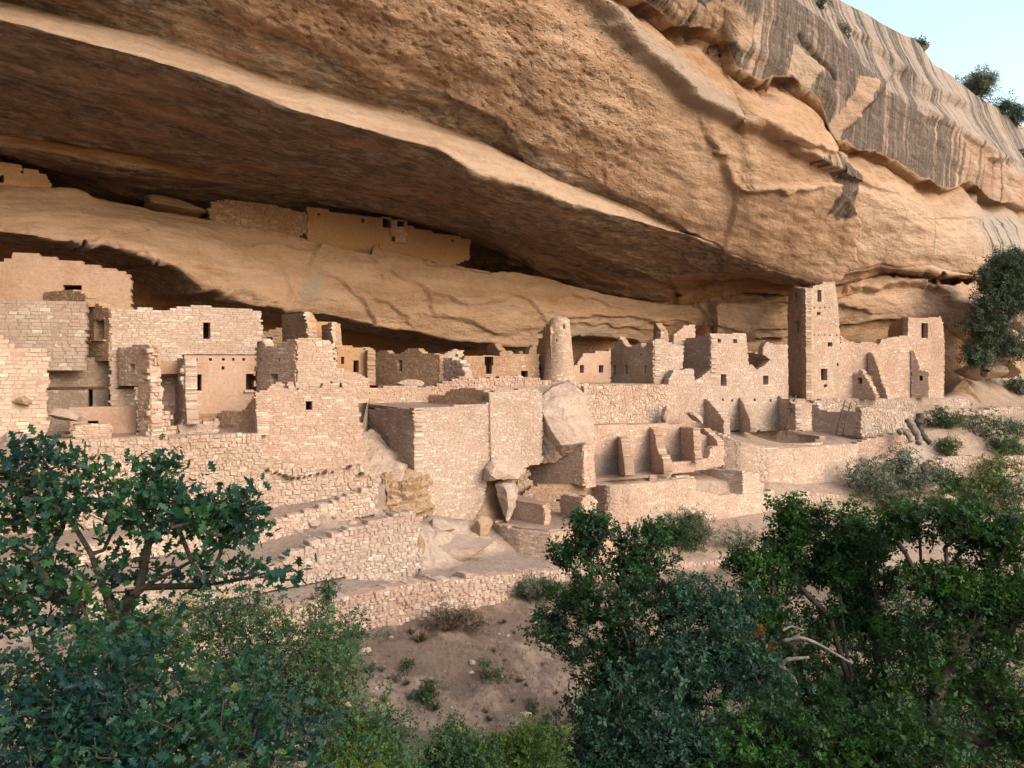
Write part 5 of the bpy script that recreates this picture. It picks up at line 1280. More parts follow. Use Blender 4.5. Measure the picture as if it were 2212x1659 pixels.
for i in range(n_sl):
    u = rs.uniform(640, 1600); Y = rs.uniform(18, 29)
    o = loose(u, 1400, Y, 0.03 + 0.16 * rs.rand() ** 2.5, i)
    tag(o, 'small pale stone lying on the bare sandy slope', 'stone', 'small stones scattered on the bare slope')
# ------------------------------------------------------------------ plants
def leaf_oak():
    mid = [(0, 0), (.25, 0), (.5, 0), (.75, 0), (1, 0)]
    lob = [(.10, .06), (.24, .26), (.34, .11), (.50, .33), (.62, .13), (.78, .25), (.86, .10)]
    V = [(x, 0, -0.02 + 0.10 * (x - .5) ** 2) for x, _ in mid]
    V += [(x, y, .10 * y + .10 * (x - .5) ** 2) for x, y in lob] + [(x, -y, .10 * y + .10 * (x - .5) ** 2) for x, y in lob]
    a = [0, 5, 6, 7, 1]; b = [1, 7, 8, 9, 2]; c = [2, 9, 10, 3]; d = [3, 10, 11, 4]
    V = np.array(V) * np.array([1, 1.15, 1]); V[:, 0] -= .1
    def mir(f): return [(i if i < 5 else i + 7) for i in f][::-1]
    f5 = [a, b]; f4 = [c, d]
    return V, [np.array(f5 + [mir(a), mir(b)]), np.array(f4 + [mir(c), mir(d)])]
def leaf_simple(w=.32):
    return np.array([(0, 0, 0), (.45, w, .08), (1, 0, 0.02), (.45, -w, .08)]), [np.array([(0, 1, 2), (0, 2, 3)])]
def leaf_clump(n=3, w=.30, seed=0):
    rs = np.random.RandomState(seed); V = []; Fq = []
    for i in range(n):
        a = 2 * math.pi * i / n + rs.uniform(-.3, .3); p = rs.uniform(-.5, .6)
        d = np.array([math.cos(a) * math.cos(p), math.sin(a) * math.cos(p), math.sin(p)])
        s = np.cross(d, (0, 0, 1)); s /= np.linalg.norm(s); b = len(V)
        V += [d * .08, d * .5 + s * w, d, d * .5 - s * w]; Fq += [(b, b + 1, b + 2), (b, b + 2, b + 3)]
    return np.array(V), [np.array(Fq)]
LT = {'oak': leaf_oak(), 'simple': leaf_simple(), 'clump': leaf_clump(4, .27), 'needle': leaf_clump(6, .13, 3), 'blade': leaf_simple(.05)}
L = {}
L['oaknear'] = leaf_material('oak_leaf_blue_green', (0.008, 0.040, 0.040), (0.020, 0.075, 0.010), 0.5, 0.22, (0.10, 0.13, 0.02))
L['oakmid'] = leaf_material('oak_leaf_green', (0.010, 0.040, 0.012), (0.034, 0.110, 0.011), 0.55, 0.28)
L['oakdark'] = leaf_material('oak_leaf_dark', (0.010, 0.036, 0.016), (0.026, 0.080, 0.018), 0.6, 0.22)
L['fine'] = leaf_material('serviceberry_leaf', (0.030, 0.072, 0.034), (0.060, 0.110, 0.028), 0.55, 0.25, (0.35, 0.26, 0.03))
L['blue'] = leaf_material('blue_green_shrub_leaf', (0.014, 0.050, 0.034), (0.028, 0.078, 0.036), 0.5, 0.22)
L['sage'] = leaf_material('sagebrush_leaf', (0.10, 0.125, 0.09), (0.145, 0.165, 0.12), 0.7, 0.15)
L['greygreen'] = leaf_material('rabbitbrush_leaf', (0.065, 0.085, 0.048), (0.105, 0.12, 0.07), 0.7, 0.15)
L['yellowgreen'] = leaf_material('yellow_green_leaf', (0.055, 0.105, 0.018), (0.10, 0.155, 0.022), 0.6, 0.3, (0.45, 0.33, 0.03))
L['juniper'] = leaf_material('juniper_foliage', (0.040, 0.065, 0.040), (0.065, 0.095, 0.050), 0.7, 0.1)
L['orange'] = leaf_material('autumn_leaf', (0.30, 0.10, 0.02), (0.36, 0.17, 0.03), 0.6, 0.3)
L['dry'] = leaf_material('dry_grass_blade', (0.15, 0.105, 0.07), (0.22, 0.165, 0.11), 0.8, 0.2)

def rand_rot(n, rs, up=0.6):
    nz = rs.normal(size=(n, 3)) + np.array([0, 0, up * 1.6]); nz /= np.linalg.norm(nz, axis=1, keepdims=True)
    x = rs.normal(size=(n, 3)); x -= nz * np.sum(x * nz, 1, keepdims=True); x /= np.linalg.norm(x, axis=1, keepdims=True)
    y = np.cross(nz, x)
    return np.stack([x, y, nz], 2)

def clusters(ells, rs, hole=0.0):
    out = []
    for (u, v, Y, ru, rv, rd, n) in ells:
        k = 0; tries = 0
        while k < n and tries < n * 20:
            tries += 1
            p = rs.normal(size=3); p /= np.linalg.norm(p); r = rs.uniform(0, 1) ** 0.40
            p = p * r
            out_p = at(u, v, Y) + np.array([p[0] * ru * Y / F, p[1] * rd, p[2] * rv * Y / F])
            if hole and vnoise(out_p * 1.9, 5) < hole - 1: continue
            out.append(out_p); k += 1
    return np.array(out)

def skeleton(root, guides, cl, rs, wig=0.06):
    pos = [np.array(root)]; par = [-1]
    for g in guides:                      # guide limbs: lists of world points starting near an existing node
        i = int(np.argmin([np.linalg.norm(p - g[0]) for p in pos]))
        for a, b in zip([pos[i]] + list(g[:-1]), g):
            k = max(1, int(np.linalg.norm(b - a) / 0.35))
            for s in range(1, k + 1):
                q = a + (b - a) * s / k + rs.normal(size=3) * wig * 0.35
                pos.append(q); par.append(i); i = len(pos) - 1
    start = len(pos)
    order = np.argsort(np.linalg.norm(cl - np.mean(pos, axis=0), axis=1))
    tips = []
    for j in order:
        c = cl[j]; P = np.array(pos)
        d = np.linalg.norm(P - c, axis=1) + 0.35 * np.maximum(P[:, 2] - c[2], 0)
        i = int(np.argmin(d)); a = pos[i]; D_ = np.linalg.norm(c - a)
        k = max(1, min(5, int(D_ / 0.22)))
        for s in range(1, k + 1):
            f = s / k
            q = a + (c - a) * f + np.array([0, 0, 0.10 * D_ * math.sin(f * math.pi)]) + (rs.normal(size=3) * wig * D_ * 0.5 if s < k else 0)
            pos.append(q); par.append(i); i = len(pos) - 1
        tips.append(i)
    return pos, par, tips

def limbs_mesh(pos, par, tips, rtip, power, k=5):
    n = len(pos); cnt = np.zeros(n); cnt[tips] = 1
    for i in range(n - 1, 0, -1): cnt[par[i]] += cnt[i]
    rad = rtip * np.maximum(cnt, 1) ** power
    V = []; Fq = []
    for i in range(1, n):
        a, b = pos[par[i]], pos[i]
        if np.linalg.norm(b - a) < 1e-4: continue
        v, f = tube_geo([a, b], [min(rad[par[i]], rad[i] * 1.35), rad[i]], k)
        o = len(V); V += v; Fq += [[x + o for x in q] for q in f]
    return V, Fq

def on_ground(ells):
    """distance at which the foot of the plant meets the ground along its line of sight"""
    u, v, Y, ru, rv = ells[0][:5]
    d = Vector(((u - CU) / F, 1.0, (HV - v - rv * 0.85) / F))
    h = GB.ray_cast(Vector((0, 4, 4 * d.z)) + Vector((4 * d.x, 0, 0)), d.normalized())
    if not h[0]: return ells
    k = h[0].y - 0.15
    return [(e[0], e[1], e[2] * k / Y, e[3], e[4], e[5], e[6]) for e in ells]

def plant(name, label, cat, ells, leafmat, leaf='clump', size=0.07, per=14, spread=0.22, seed=1, root=None, guides=(), rtip=0.006, power=0.42,
          bark='bark', hole=0.0, up=0.6, group=None, singles=0, extra=None, rooty=None, aspect=1.0, kind_leaf='foliage', wig=0.06, multi=0):
    rs = np.random.RandomState(seed)
    cl = clusters(ells, rs, hole)
    if root is None:
        u, v, Y = ells[0][:3]; root = (u, Y)
    rx_ = (root[0] - CU) / F * root[1]; ry_ = root[1]
    rz_ = gz(rx_, ry_)
    low = cl[:, 2].min()
    if rooty is not None: rz_ = rooty
    t = thing(name, label, cat, (rx_, ry_, rz_), group)
    gl = [[at(*q) for q in g] for g in guides]
    if multi:
        for q in range(multi):
            j = cl[rs.randint(len(cl))]; b_ = np.array([rx_, ry_, rz_ - 0.1])
            gl.append([b_, b_ * .6 + j * .4 + np.array([0, 0, -.05]), b_ * .25 + j * .75])
    if not gl:
        c0 = cl.mean(0); top = np.array([c0[0], c0[1], max(c0[2] - 0.2, rz_ + 0.15)])
        gl = [[np.array([rx_, ry_, rz_]), top]]
    pos, par, tips = skeleton((rx_, ry_, rz_ - 0.15), gl, cl, rs, wig)
    V, Fq = limbs_mesh(pos, par, tips, rtip, power)
    mesh_from('trunk', V, np.array(Fq), M[bark], t, smooth=True, tint=np.zeros(len(V)))
    n = len(cl) * per
    ci = np.repeat(np.arange(len(cl)), per)
    off = rs.normal(size=(n, 3)) * spread * rs.uniform(.6, 1.25, (len(cl), 1))[ci] * np.array([1, 1, .8])
    P = cl[ci] + off
    rot = rand_rot(n, rs, up)
    s = size * rs.uniform(0.45, 1.3, n)
    tint = np.clip(rs.rand(len(cl))[ci] * .6 + rs.rand(n) * .45, 0, 1)
    Mx = rot * s[:, None, None]
    Mx[:, :, 1] *= rs.uniform(0.65, 1.15, n)[:, None]; Mx[:, :, 2] *= rs.uniform(-1.5, 3.0, n)[:, None]
    # on the leaves that can be picked out singly
    single = np.zeros(n, bool)
    if singles:
        d = P[:, 1] / (s / size)
        uu = P[:, 0] / P[:, 1] * F + CU; vv = HV - P[:, 2] / P[:, 1] * F
        ok = (uu > 0) & (uu < 2212) & (vv < 1655)
        single[np.argsort(np.where(ok, d, 1e9))[:singles]] = True
        me = bpy.data.meshes.new('leaf')
        tv, tf = LT[leaf]
        me.from_pydata([tuple(p) for p in tv], [], [tuple(int(i) for i in f) for ff in tf for f in ff]); me.materials.append(L[leafmat])
        for i in np.nonzero(single)[0]:
            o = bpy.data.objects.new('leaf', me); m4 = Matrix.Identity(4)
            for r in range(3):
                for q in range(3): m4[r][q] = float(Mx[i, r, q])
                m4[r][3] = float(P[i, r] - t.location[r])
            o.parent = t; o.matrix_local = m4; o['tint'] = float(tint[i]); COL.objects.link(o)
    r_ = ~single
    V, Fs, tt = scatter(LT[leaf][0], LT[leaf][1], Mx[r_], P[r_], tint[r_])
    fo = mesh_from(kind_leaf, V, Fs, L[leafmat], t, tint=tt)
    fo['kind'] = 'stuff'
    return t
E = lambda *a: a

plant('oak_tree', 'near oak with large lobed blue-green leaves and dark forking branches at lower left', 'tree',
    [(110, 1010, 6.6, 110, 60, .35, 36), (60, 1100, 6.5, 120, 80, .4, 46), (180, 1080, 6.5, 110, 80, .4, 42), (330, 1040, 6.4, 60, 55, .3, 26), (300, 1110, 6.3, 80, 50, .35, 24), (430, 1100, 6.2, 100, 55, .35, 46),
     (500, 1130, 6.1, 75, 60, .3, 38), (545, 1080, 6.0, 30, 22, .1, 6), (330, 1000, 6.4, 55, 20, .2, 8), (75, 960, 6.6, 55, 18, .2, 9), (610, 1232, 6.0, 28, 14, .1, 6), (480, 1220, 6.1, 80, 40, .3, 15), (60, 1230, 6.4, 110, 80, .4, 46), (200, 1250, 6.4, 90, 60, .4, 22), (330, 1230, 6.3, 60, 30, .3, 7), (60, 1330, 6.3, 110, 60, .4, 34), (290, 1350, 6.2, 110, 40, .4, 22)],
    'oaknear', 'oak', 0.094, 9, 0.080, 3, root=(150, 6.5), guides=[[(235, 1500, 6.5), (262, 1330, 6.4), (300, 1275, 6.35), (420, 1200, 6.25), (520, 1160, 6.2)], [(255, 1340, 6.4), (190, 1200, 6.45), (150, 1110, 6.5), (110, 1010, 6.6)], [(300, 1275, 6.35), (320, 1160, 6.3), (345, 1060, 6.35)], [(310, 1270, 6.35), (430, 1260, 6.2), (520, 1245, 6.1), (610, 1236, 6.0)], [(200, 1500, 6.5), (60, 1400, 6.4), (30, 1250, 6.4)]],
    rtip=0.0035, power=0.48, singles=300, up=0.35)
plant('oak_shrub', 'dense dark oak thicket with large leaves filling the bottom left corner', 'shrub',
    [(60, 1480, 5.2, 170, 90, .6, 100), (250, 1520, 5.2, 190, 100, .6, 110), (120, 1620, 4.9, 220, 90, .5, 120), (420, 1610, 5.1, 180, 90, .5, 90), (520, 1500, 5.4, 130, 70, .4, 40), (620, 1620, 5.4, 130, 60, .4, 45), (300, 1430, 5.5, 120, 40, .4, 26)],
    'oaknear', 'oak', 0.072, 13, 0.10, 5, root=(250, 4.6), rtip=0.0035, power=0.40, singles=200, up=0.35)
plant('serviceberry_shrub', 'feathery light green shrub with tiny leaves and yellow tips behind the lower left oak', 'shrub',
    [(300, 1370, 9, 110, 70, .9, 60), (420, 1340, 9.6, 130, 60, .9, 70), (560, 1420, 9.4, 140, 70, .8, 90), (680, 1490, 9, 120, 90, .8, 100), (700, 1380, 10, 70, 50, .6, 26), (760, 1600, 8.6, 130, 70, .7, 90), (480, 1560, 8, 130, 80, .6, 50), (560, 1330, 10, 70, 40, .5, 20)],
    'fine', 'clump', 0.055, 16, 0.16, 7, root=(560, 8.5), rtip=0.004, power=0.36, hole=0.75)
plant('slender_shrub', 'thin upright sprig of tiny pale green leaves in front of the path', 'shrub', [(705, 1275, 14, 9, 45, .1, 16), (690, 1340, 14, 40, 40, .3, 14), (770, 1350, 14, 30, 30, .3, 12), (740, 1390, 13.5, 60, 40, .4, 24)],
    'fine', 'clump', 0.06, 12, 0.10, 8, root=(720, 13.6), rtip=0.004, power=0.3)
# centre
plant('oak_tree', 'open-crowned oak rising in front of the pale curved kiva, centre right', 'tree',
    [(1270, 1150, 17.2, 55, 36, .5, 34), (1215, 1200, 17.2, 36, 36, .4, 22), (1290, 1130, 17.0, 26, 22, .3, 10), (1330, 1240, 17, 90, 40, .7, 50), (1390, 1190, 17.4, 70, 60, .6, 60), (1440, 1170, 17.6, 60, 45, .5, 40), (1230, 1300, 17, 60, 26, .5, 24), (1185, 1355, 17, 44, 30, .4, 26), (1210, 1400, 17, 36, 24, .3, 10),
     (1330, 1330, 16.8, 90, 60, .7, 60), (1430, 1300, 17, 80, 50, .7, 50), (1290, 1440, 16.8, 70, 60, .6, 46), (1380, 1420, 16.6, 90, 80, .7, 80), (1300, 1560, 16.4, 90, 70, .6, 70), (1255, 1190, 17.3, 60, 30, .4, 16)],
    'oakdark', 'clump', 0.105, 13, 0.125, 11, root=(1330, 16.6), guides=[[(1318, 1560, 16.7), (1320, 1420, 16.8), (1318, 1300, 16.9), (1290, 1190, 17.1)], [(1320, 1340, 16.8), (1380, 1260, 17), (1420, 1180, 17.4)], [(1318, 1400, 16.8), (1250, 1370, 16.9), (1190, 1352, 17)]], rtip=0.008, power=0.40, hole=0.8)
plant('oak_shrub', 'rounded dark blue-green thicket at bottom centre under the open oak', 'shrub',
    [(1380, 1560, 14.5, 130, 110, 1.2, 150), (1260, 1640, 14, 130, 70, 1, 100), (1480, 1640, 13.8, 150, 90, 1, 130), (1460, 1480, 15, 90, 80, .8, 70)],
    'blue', 'clump', 0.10, 16, 0.18, 12, root=(1380, 13.8), rtip=0.007, power=0.36, hole=0.72)
plant('oak_shrub', 'paler grey-green bushy shrub between the open oak and the big right oak', 'shrub',
    [(1540, 1300, 16.5, 110, 60, .8, 90), (1560, 1390, 16, 120, 90, .9, 130), (1500, 1450, 15.6, 90, 70, .8, 70), (1620, 1500, 15, 100, 90, .9, 100)],
    'blue', 'clump', 0.095, 16, 0.17, 13, root=(1560, 15.8), rtip=0.007, power=0.36, hole=0.78)
plant('oak_shrub', 'low leafy thicket along the bottom edge beneath the big right oak', 'shrub',
    [(1650, 1600, 13.6, 130, 70, .8, 120), (1800, 1620, 13.2, 140, 60, .8, 110), (1960, 1600, 13, 120, 70, .8, 90)],
    'oakmid', 'clump', 0.095, 15, 0.17, 14, root=(1760, 13), rtip=0.007, power=0.36, hole=0.7)
# right
plant('oak_tree', 'big broad oak with several dark trunks and bright green top, right of centre', 'tree',
    [(1705, 1110, 17.6, 40, 45, .4, 36), (1700, 1180, 17.4, 60, 40, .5, 44), (1640, 1230, 17, 60, 50, .6, 46), (1600, 1240, 17, 40, 36, .4, 20), (1780, 1160, 17.4, 70, 60, .6, 70), (1860, 1150, 17.2, 90, 60, .7, 90), (1760, 1240, 17, 100, 60, .7, 90), (1880, 1240, 16.8, 100, 70, .8, 90), (1660, 1330, 16.8, 70, 60, .6, 50), (1700, 1440, 16.5, 60, 70, .6, 36), (1800, 1350, 16.6, 110, 60, .8, 44), (1900, 1370, 16.2, 90, 70, .8, 40), (1840, 1480, 16, 110, 70, .8, 46)],
    'oakmid', 'clump', 0.11, 13, 0.13, 15, root=(1870, 15.4), guides=[[(1850, 1600, 15.6), (1835, 1450, 15.8), (1822, 1330, 16.2), (1800, 1200, 16.8)], [(1838, 1480, 15.8), (1790, 1330, 16.2), (1720, 1260, 16.8), (1700, 1150, 17.3)], [(1850, 1600, 15.6), (1900, 1450, 15.9), (1890, 1280, 16.6)]], rtip=0.008, power=0.43, hole=0.82)
plant('oak_tree', 'spreading oak with leaning trunk and vivid green crown at the right frame edge', 'tree',
    [(1990, 1140, 15.8, 90, 50, .6, 70), (2080, 1130, 15.6, 100, 60, .7, 90), (2170, 1180, 15.4, 90, 80, .7, 90), (2020, 1230, 15.4, 100, 60, .7, 70), (2130, 1280, 15.2, 110, 60, .7, 60), (2200, 1330, 15, 80, 90, .7, 60), (2050, 1360, 15, 100, 60, .8, 36), (2160, 1460, 14.6, 100, 80, .8, 50), (2000, 1460, 14.8, 90, 70, .7, 34), (2190, 1590, 14, 90, 70, .7, 50)],
    'oakmid', 'clump', 0.105, 13, 0.13, 16, root=(1990, 14.4), guides=[[(2005, 1600, 14.5), (2030, 1500, 14.6), (2070, 1400, 14.9), (2130, 1320, 15.1), (2190, 1230, 15.3)], [(2060, 1420, 14.8), (2050, 1300, 15.1), (2040, 1180, 15.5)], [(2120, 1335, 15.1), (2180, 1360, 14.9), (2215, 1340, 14.9)]], rtip=0.008, power=0.46, hole=0.82)
plant('oak_shrub', 'shadowy undergrowth between the trunks of the right-hand oaks', 'shrub',
    [(1750, 1520, 19, 150, 110, 1, 100), (1950, 1480, 20, 160, 120, 1, 110), (2130, 1520, 19, 130, 120, 1, 90), (1900, 1350, 22, 150, 70, 1, 90), (2100, 1330, 22, 130, 80, 1, 90), (1700, 1400, 21, 120, 80, 1, 80), (1850, 1600, 17, 200, 60, 1, 110), (2100, 1610, 17, 140, 60, 1, 90)],
    'oakdark', 'clump', 0.12, 13, 0.22, 17, root=(1950, 20), rtip=0.01, power=0.36, hole=0.7)
plant('autumn_sprig', 'small cluster of orange autumn leaves low on the left of the big right oak', 'plant',
    [(1640, 1370, 15.9, 14, 18, .15, 9), (1600, 1392, 15.9, 16, 9, .15, 6), (1665, 1400, 15.9, 14, 8, .1, 5)], 'orange', 'clump', 0.07, 5, 0.06, 18, root=(1650, 15.9), rtip=0.004)
# mid-distance shrubs
MS = [
 ('sagebrush', 'rounded silver-grey sagebrush, largest one below the kiva terrace at right', [(1885, 1035, 43, 62, 42, 1.2, 110)], 'sage', 'clump', .13, 14, .28, 'sage'),
 ('sagebrush', 'silver-grey sagebrush sloping right of the largest one', [(1985, 1025, 43.5, 60, 34, 1.2, 90), (1940, 990, 44, 40, 20, .8, 30)], 'sage', 'clump', .13, 14, .28, 'sage'),
 ('sagebrush', 'low grey sagebrush directly in front of the two larger ones', [(1960, 1082, 38, 80, 24, 1, 80)], 'greygreen', 'clump', .12, 14, .25, 'sage'),
 ('green_shrub', 'green shrub on the ledge beside the twisted logs', [(2035, 905, 47, 44, 22, .8, 60)], 'fine', 'clump', .13, 14, .25, 'fine'),
 ('green_shrub', 'small round green shrub below the ledge shrub near the twisted logs', [(2045, 965, 45, 34, 18, .7, 44)], 'fine', 'clump', .13, 14, .25, 'fine'),
 ('small_tree', 'airy small tree with thin stems right of the twisted logs', [(2110, 915, 42, 70, 26, 1, 60), (2170, 940, 42, 45, 36, .8, 44), (2100, 975, 42, 36, 26, .6, 20)], 'fine', 'clump', .13, 12, .3, 'fine'),
 ('yellow_shrub', 'yellow-green bushy shrub at right above the big oaks', [(2110, 1050, 33, 70, 46, 1, 90), (2160, 1010, 34, 60, 26, .8, 40)], 'yellowgreen', 'clump', .13, 14, .28, 'y'),
 ('yellow_shrub', 'darker olive shrub at the right frame edge above the big oaks', [(2190, 1075, 31, 50, 50, 1, 70), (2195, 980, 36, 40, 22, .8, 30)], 'fine', 'clump', .13, 14, .26, 'y'),
 ('rabbitbrush', 'spiky grey-green rabbitbrush behind the central oak crown', [(1500, 1150, 29, 46, 42, .9, 90), (1470, 1120, 29, 26, 20, .5, 20)], 'greygreen', 'needle', .16, 12, .2, 'g'),
 ('rabbitbrush', 'thin pale grassy brush right of the spiky rabbitbrush', [(1590, 1165, 29, 50, 22, .8, 40)], 'greygreen', 'needle', .14, 9, .25, 'g'),
 ('rabbitbrush', 'soft grey-green brush growing on top of the lowest dry stone wall', [(1165, 1272, 26.6, 62, 22, .6, 80)], 'greygreen', 'needle', .13, 12, .16, 'g'),
 ('rabbitbrush', 'thin dry brush right of the soft brush on the lowest wall', [(1255, 1275, 26.8, 44, 24, .6, 44)], 'greygreen', 'needle', .13, 9, .18, 'g'),
 ('dead_brush', 'brown dry brush clinging below the lowest dry stone wall', [(960, 1335, 25.2, 50, 22, .4, 40), (1030, 1330, 25.6, 50, 20, .4, 30)], 'dry', 'needle', .12, 9, .18, 'd'),
 ('green_shrub', 'small green bush at middle of the bare slope', [(930, 1500, 17.5, 32, 28, .4, 26)], 'fine', 'clump', .08, 12, .13, 'f'),
 ('green_shrub', 'spindly dark bush on the bare slope right of the small green bush', [(1070, 1450, 18.5, 26, 24, .3, 14)], 'fine', 'clump', .07, 8, .12, 'f'),
 ('green_shrub', 'tiny green sprig low on the bare slope', [(880, 1440, 18.5, 22, 12, .2, 8)], 'fine', 'clump', .07, 8, .10, 'f'),
 ('yellow_shrub', 'yellow-green leafy shrub at the bottom edge near the centre', [(1150, 1620, 11, 70, 55, .5, 80), (1090, 1650, 10.5, 60, 35, .5, 50)], 'yellowgreen', 'clump', .06, 14, .12, 'y'),
 ('green_shrub', 'mixed green shrub at the bottom edge left of the yellow-green one', [(960, 1630, 10.5, 100, 40, .6, 100), (830, 1610, 10, 70, 55, .6, 70), (1010, 1580, 12, 50, 24, .4, 20)], 'fine', 'clump', .055, 14, .12, 'f'),
 ('green_shrub', 'bright yellow-flecked weeds at the bottom edge left of centre', [(720, 1640, 8.2, 100, 40, .5, 90)], 'yellowgreen', 'clump', .045, 14, .09, 'y'),
 ('rim_bush', 'small green bush on the cliff skyline beside the jutting rock', [(1981, 93, 64, 12, 6, .5, 12)], 'juniper', 'clump', .22, 12, .25, 'r'),
 ('rim_tree', 'green pine crown standing on the cliff rim at upper right', [(2112, 178, 75, 32, 14, 1.2, 46), (2118, 192, 75, 26, 12, 1, 26)], 'sage', 'needle', .34, 14, .45, 'r'),
 ('rim_tree', 'small dark pine at the right end of the cliff rim', [(2165, 232, 80, 20, 8, 1, 20), (2192, 248, 82, 20, 16, 1, 30)], 'juniper', 'needle', .34, 14, .45, 'r'),
 ('cliff_bush', 'pale green bush growing on the upper cliff slope', [(1812, 62, 51.5, 14, 20, .5, 20)], 'greygreen', 'clump', .16, 12, .22, 'r'),
 ('cliff_bush', 'tiny green bush on the cliff slope at the top edge', [(1772, 6, 49, 10, 8, .4, 12)], 'fine', 'clump', .16, 10, .2, 'r'),
 ('cliff_bush', 'green scrub against the cliff at the far right edge', [(2203, 340, 79, 12, 12, .6, 14)], 'fine', 'clump', .25, 10, .3, 'r'),
 ('green_shrub', 'leafy shrub on the slope directly left of the yellow-green bush', [(2045, 1035, 44, 40, 26, .9, 60)], 'fine', 'clump', .12, 14, .25, 'f'),
 ('green_shrub', 'shrub beside the right-hand path above the broken wall', [(2165, 965, 46, 36, 22, .9, 50)], 'fine', 'clump', .12, 14, .25, 'f'),
 ('sagebrush', 'small grey sagebrush at the right frame edge on the upper slope', [(2200, 925, 50, 30, 16, .8, 36)], 'sage', 'clump', .12, 13, .25, 'f'),
 ('green_shrub', 'dark scrub between rocks beneath the juniper', [(2110, 800, 60, 36, 16, .8, 40)], 'juniper', 'clump', .2, 12, .3, 'f'),
 ('green_shrub', 'dark scrub at the right edge beneath the juniper rocks', [(2195, 835, 62, 30, 14, .8, 34)], 'juniper', 'clump', .2, 12, .3, 'f'),
 ('juniper_tree', 'tall dark juniper growing against the cliff at the right end', [(2160, 590, 60.5, 46, 44, 1.3, 100), (2190, 640, 60, 36, 44, 1.2, 70), (2140, 655, 60, 34, 40, 1.1, 60), (2155, 720, 59.5, 50, 36, 1.1, 60), (2120, 700, 60, 20, 40, .8, 30), (2112, 765, 59.5, 30, 26, .8, 36), (2200, 560, 60.5, 30, 22, .6, 30), (2230, 620, 60.5, 50, 80, 1, 60), (2190, 750, 60, 40, 26, .8, 34)], 'juniper', 'needle', .30, 14, .42, 'j'),
]
for i, (nm, lab, ells, lm, lf, sz, per, spr, g) in enumerate(MS):
    kw = dict(rtip=0.012 if ells[0][2] > 25 else 0.004, power=0.34, seed=40 + i, hole=0.8)
    if nm == 'juniper_tree': kw.update(root=(2128, 59.8), rooty=at(2128, 806, 59.8)[2], bark='juniperbark', rtip=0.02, power=0.45, guides=[[(2130, 800, 59.5), (2150, 740, 59.6), (2185, 690, 59.8), (2180, 620, 60.2)], [(2150, 740, 59.6), (2140, 660, 60), (2160, 590, 60.4)]])
    if nm in ('rim_bush', 'rim_tree', 'cliff_bush'):
        u, v, Y = ells[0][:3]; kw['rooty'] = at(u, v + ells[0][4] * 1.6, Y)[2]; kw['root'] = (u, Y)
    cat = 'tree' if 'tree' in nm else 'bush'
    if nm in ('sagebrush', 'rabbitbrush', 'dead_brush', 'small_tree') or (nm in ('green_shrub', 'yellow_shrub') and ells[0][2] > 12):
        ells = on_ground(ells); kw['multi'] = 7
    plant(nm, lab, cat, ells, lm, lf, sz, per, spr, **kw)

# dry grass and litter on the slope: nobody could count it
rs = np.random.RandomState(2)
n = 20000
gx = rs.uniform(-14, 24, n * 3); gy = rs.uniform(14, 34, n * 3)
dens = vnoise(np.stack([gx * .5, gy * .5, gx * 0], 1), 9) + 0.4 * (gx > 5)
keep = dens > rs.uniform(-.1, .8, n * 3)
gx, gy = gx[keep][:n], gy[keep][:n]
P = np.array([(x, y, gz(x, y)) for x, y in zip(gx, gy)])
n = len(P)
P = P[P[:, 2] < -8.0]; n = len(P)
az = rs.uniform(0, 6.28, n); el = rs.uniform(.5, 1.3, n)
x_ = np.stack([np.cos(az) * np.cos(el), np.sin(az) * np.cos(el), np.sin(el)], 1)
y_ = np.cross(x_, (0, 0, 1)); y_ /= np.linalg.norm(y_, axis=1, keepdims=True); z_2 = np.cross(x_, y_)
s = rs.uniform(.08, .26, n)
Mx = np.stack([x_, y_, z_2], 2) * s[:, None, None]
V, Fs, tt = scatter(LT['blade'][0], LT['blade'][1], Mx, P, rs.rand(n))
dg = mesh_from('dry_grass', V, Fs, L['dry'], tint=tt); tag(dg, 'dry grass stems on the sandy slope', 'grass', kind='stuff')

# small dry tufts and sprigs on the slope, each a thing of its own, three kinds
protos = []
for q, (nm_, lf_, mt_) in enumerate((('dry_tuft', 'blade', 'dry'), ('green_sprig', 'clump', 'fine'), ('grey_tuft', 'needle', 'greygreen'))):
    k_ = 70 if lf_ == 'blade' else 40
    az = rs.uniform(0, 6.28, k_); el = rs.uniform(.5, 1.4, k_)
    x_ = np.stack([np.cos(az) * np.cos(el), np.sin(az) * np.cos(el), np.sin(el)], 1)
    y_ = np.cross(x_, (0, 0, 1)); y_ /= np.linalg.norm(y_, axis=1, keepdims=True); z_2 = np.cross(x_, y_)
    if lf_ == 'blade': Mx = np.stack([x_, y_, z_2], 2) * rs.uniform(.15, .4, k_)[:, None, None]; Pp = x_ * .02
    else: Mx = rand_rot(k_, rs) * rs.uniform(.04, .09, k_)[:, None, None]; Pp = x_ * rs.uniform(.05, .3, k_)[:, None]
    V, Fs, tt = scatter(LT[lf_][0], LT[lf_][1], Mx, Pp, rs.rand(k_))
    protos.append((nm_, mesh_from(nm_, V, Fs, L[mt_], tint=tt)))
lb = {'dry_tuft': ('tuft of dry straw-coloured grass on the bare slope', 'dry grass tufts on the slope'), 'green_sprig': ('tiny green sprig growing on the bare slope', 'green sprigs on the slope'), 'grey_tuft': ('small grey-green tuft on the bare slope', 'grey tufts on the slope')}
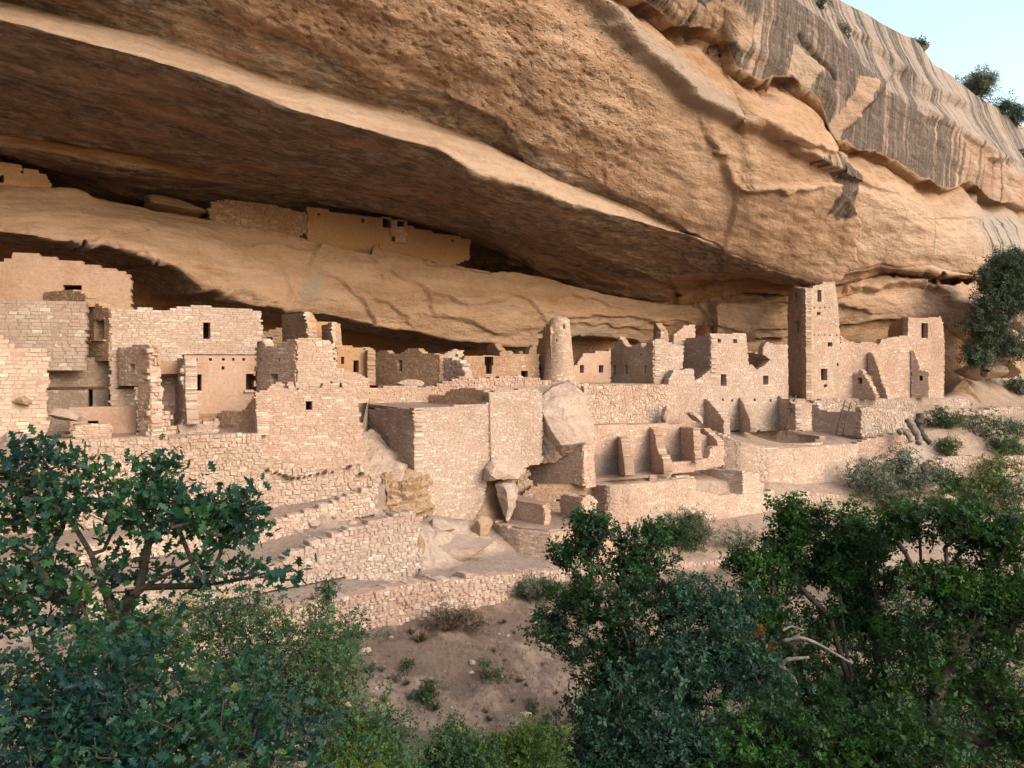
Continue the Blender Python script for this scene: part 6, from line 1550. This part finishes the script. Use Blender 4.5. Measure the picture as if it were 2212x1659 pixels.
for i in range(110):
    nm_, pr_ = protos[rs.choice(3, p=[.5, .25, .25])]
    o = pr_.copy(); COL.objects.link(o)
    u = rs.choice([620, 820, 900, 1000, 1120, 1180, 1250, 1550]) + rs.normal() * 45; Y = rs.uniform(17, 31); x = (u - CU) / F * Y; z = gz(x, Y)
    if z > -8.2: Y -= 6; x = (u - CU) / F * Y; z = gz(x, Y)
    o.location = (x, Y, z - .02); sc_ = 0.45 + 0.9 * rs.rand() ** 2; o.scale = (sc_, sc_, sc_ * rs.uniform(.7, 1.1)); o.rotation_euler = (0, 0, rs.uniform(0, 6))
    tag(o, lb[nm_][0], 'plant', lb[nm_][1])
for _, pr_ in protos: bpy.data.objects.remove(pr_)

# twisted logs and dead wood
def log(name, label, segs, parent_name=None):
    t = thing(name, label, 'log', at(*segs[0][0][0][:3]))
    for pts, r0, r1, mat in segs:
        P_ = [at(*p) for p in pts]; k = len(P_)
        n_ = 14; q = np.linspace(0, k - 1, n_)
        Q_ = [np.array([np.interp(a, range(k), [p[i] for p in P_]) for i in range(3)]) for a in q]
        for _ in range(2): Q_ = [Q_[0]] + [(Q_[i - 1] + 2 * Q_[i] + Q_[i + 1]) / 4 for i in range(1, n_ - 1)] + [Q_[-1]]
        tube('trunk', Q_, list(np.interp(np.linspace(0, 1, n_), [0, .5, 1], [r0, (r0 + r1) / 2 * 1.1, r1]) * (1 + .15 * np.sin(np.arange(n_) * 2.1))), M[mat], t, 8)
    return t
log('twisted_log', 'group of weathered curved juniper trunks beside the terrace wall at right', [
    ([(1942, 935, 49.6), (1950, 928, 49.7), (1962, 940, 49.5), (1968, 955, 49.3)], .20, .12, 'deadwood'),
    ([(1962, 905, 49.8), (1970, 920, 49.6), (1986, 945, 49.3), (1984, 958, 49.1)], .26, .18, 'deadwood'),
    ([(1990, 898, 49.8), (1982, 915, 49.6), (1992, 940, 49.3), (2010, 958, 49.0)], .24, .16, 'wood')])
log('dead_branch', 'bleached dead branches lying between the oaks at lower right', [
    ([(1690, 1362, 15.2), (1710, 1352, 15.2), (1735, 1362, 15.1)], .025, .015, 'deadwood'),
    ([(1690, 1385, 15.2), (1730, 1375, 15.1), (1770, 1392, 15.0), (1835, 1430, 14.8)], .035, .018, 'deadwood'),
    ([(1682, 1440, 15.2), (1700, 1424, 15.1), (1748, 1420, 15.0)], .05, .025, 'deadwood'),
    ([(1690, 1440, 15.2), (1712, 1460, 15.1), (1722, 1478, 15)], .04, .02, 'deadwood')])
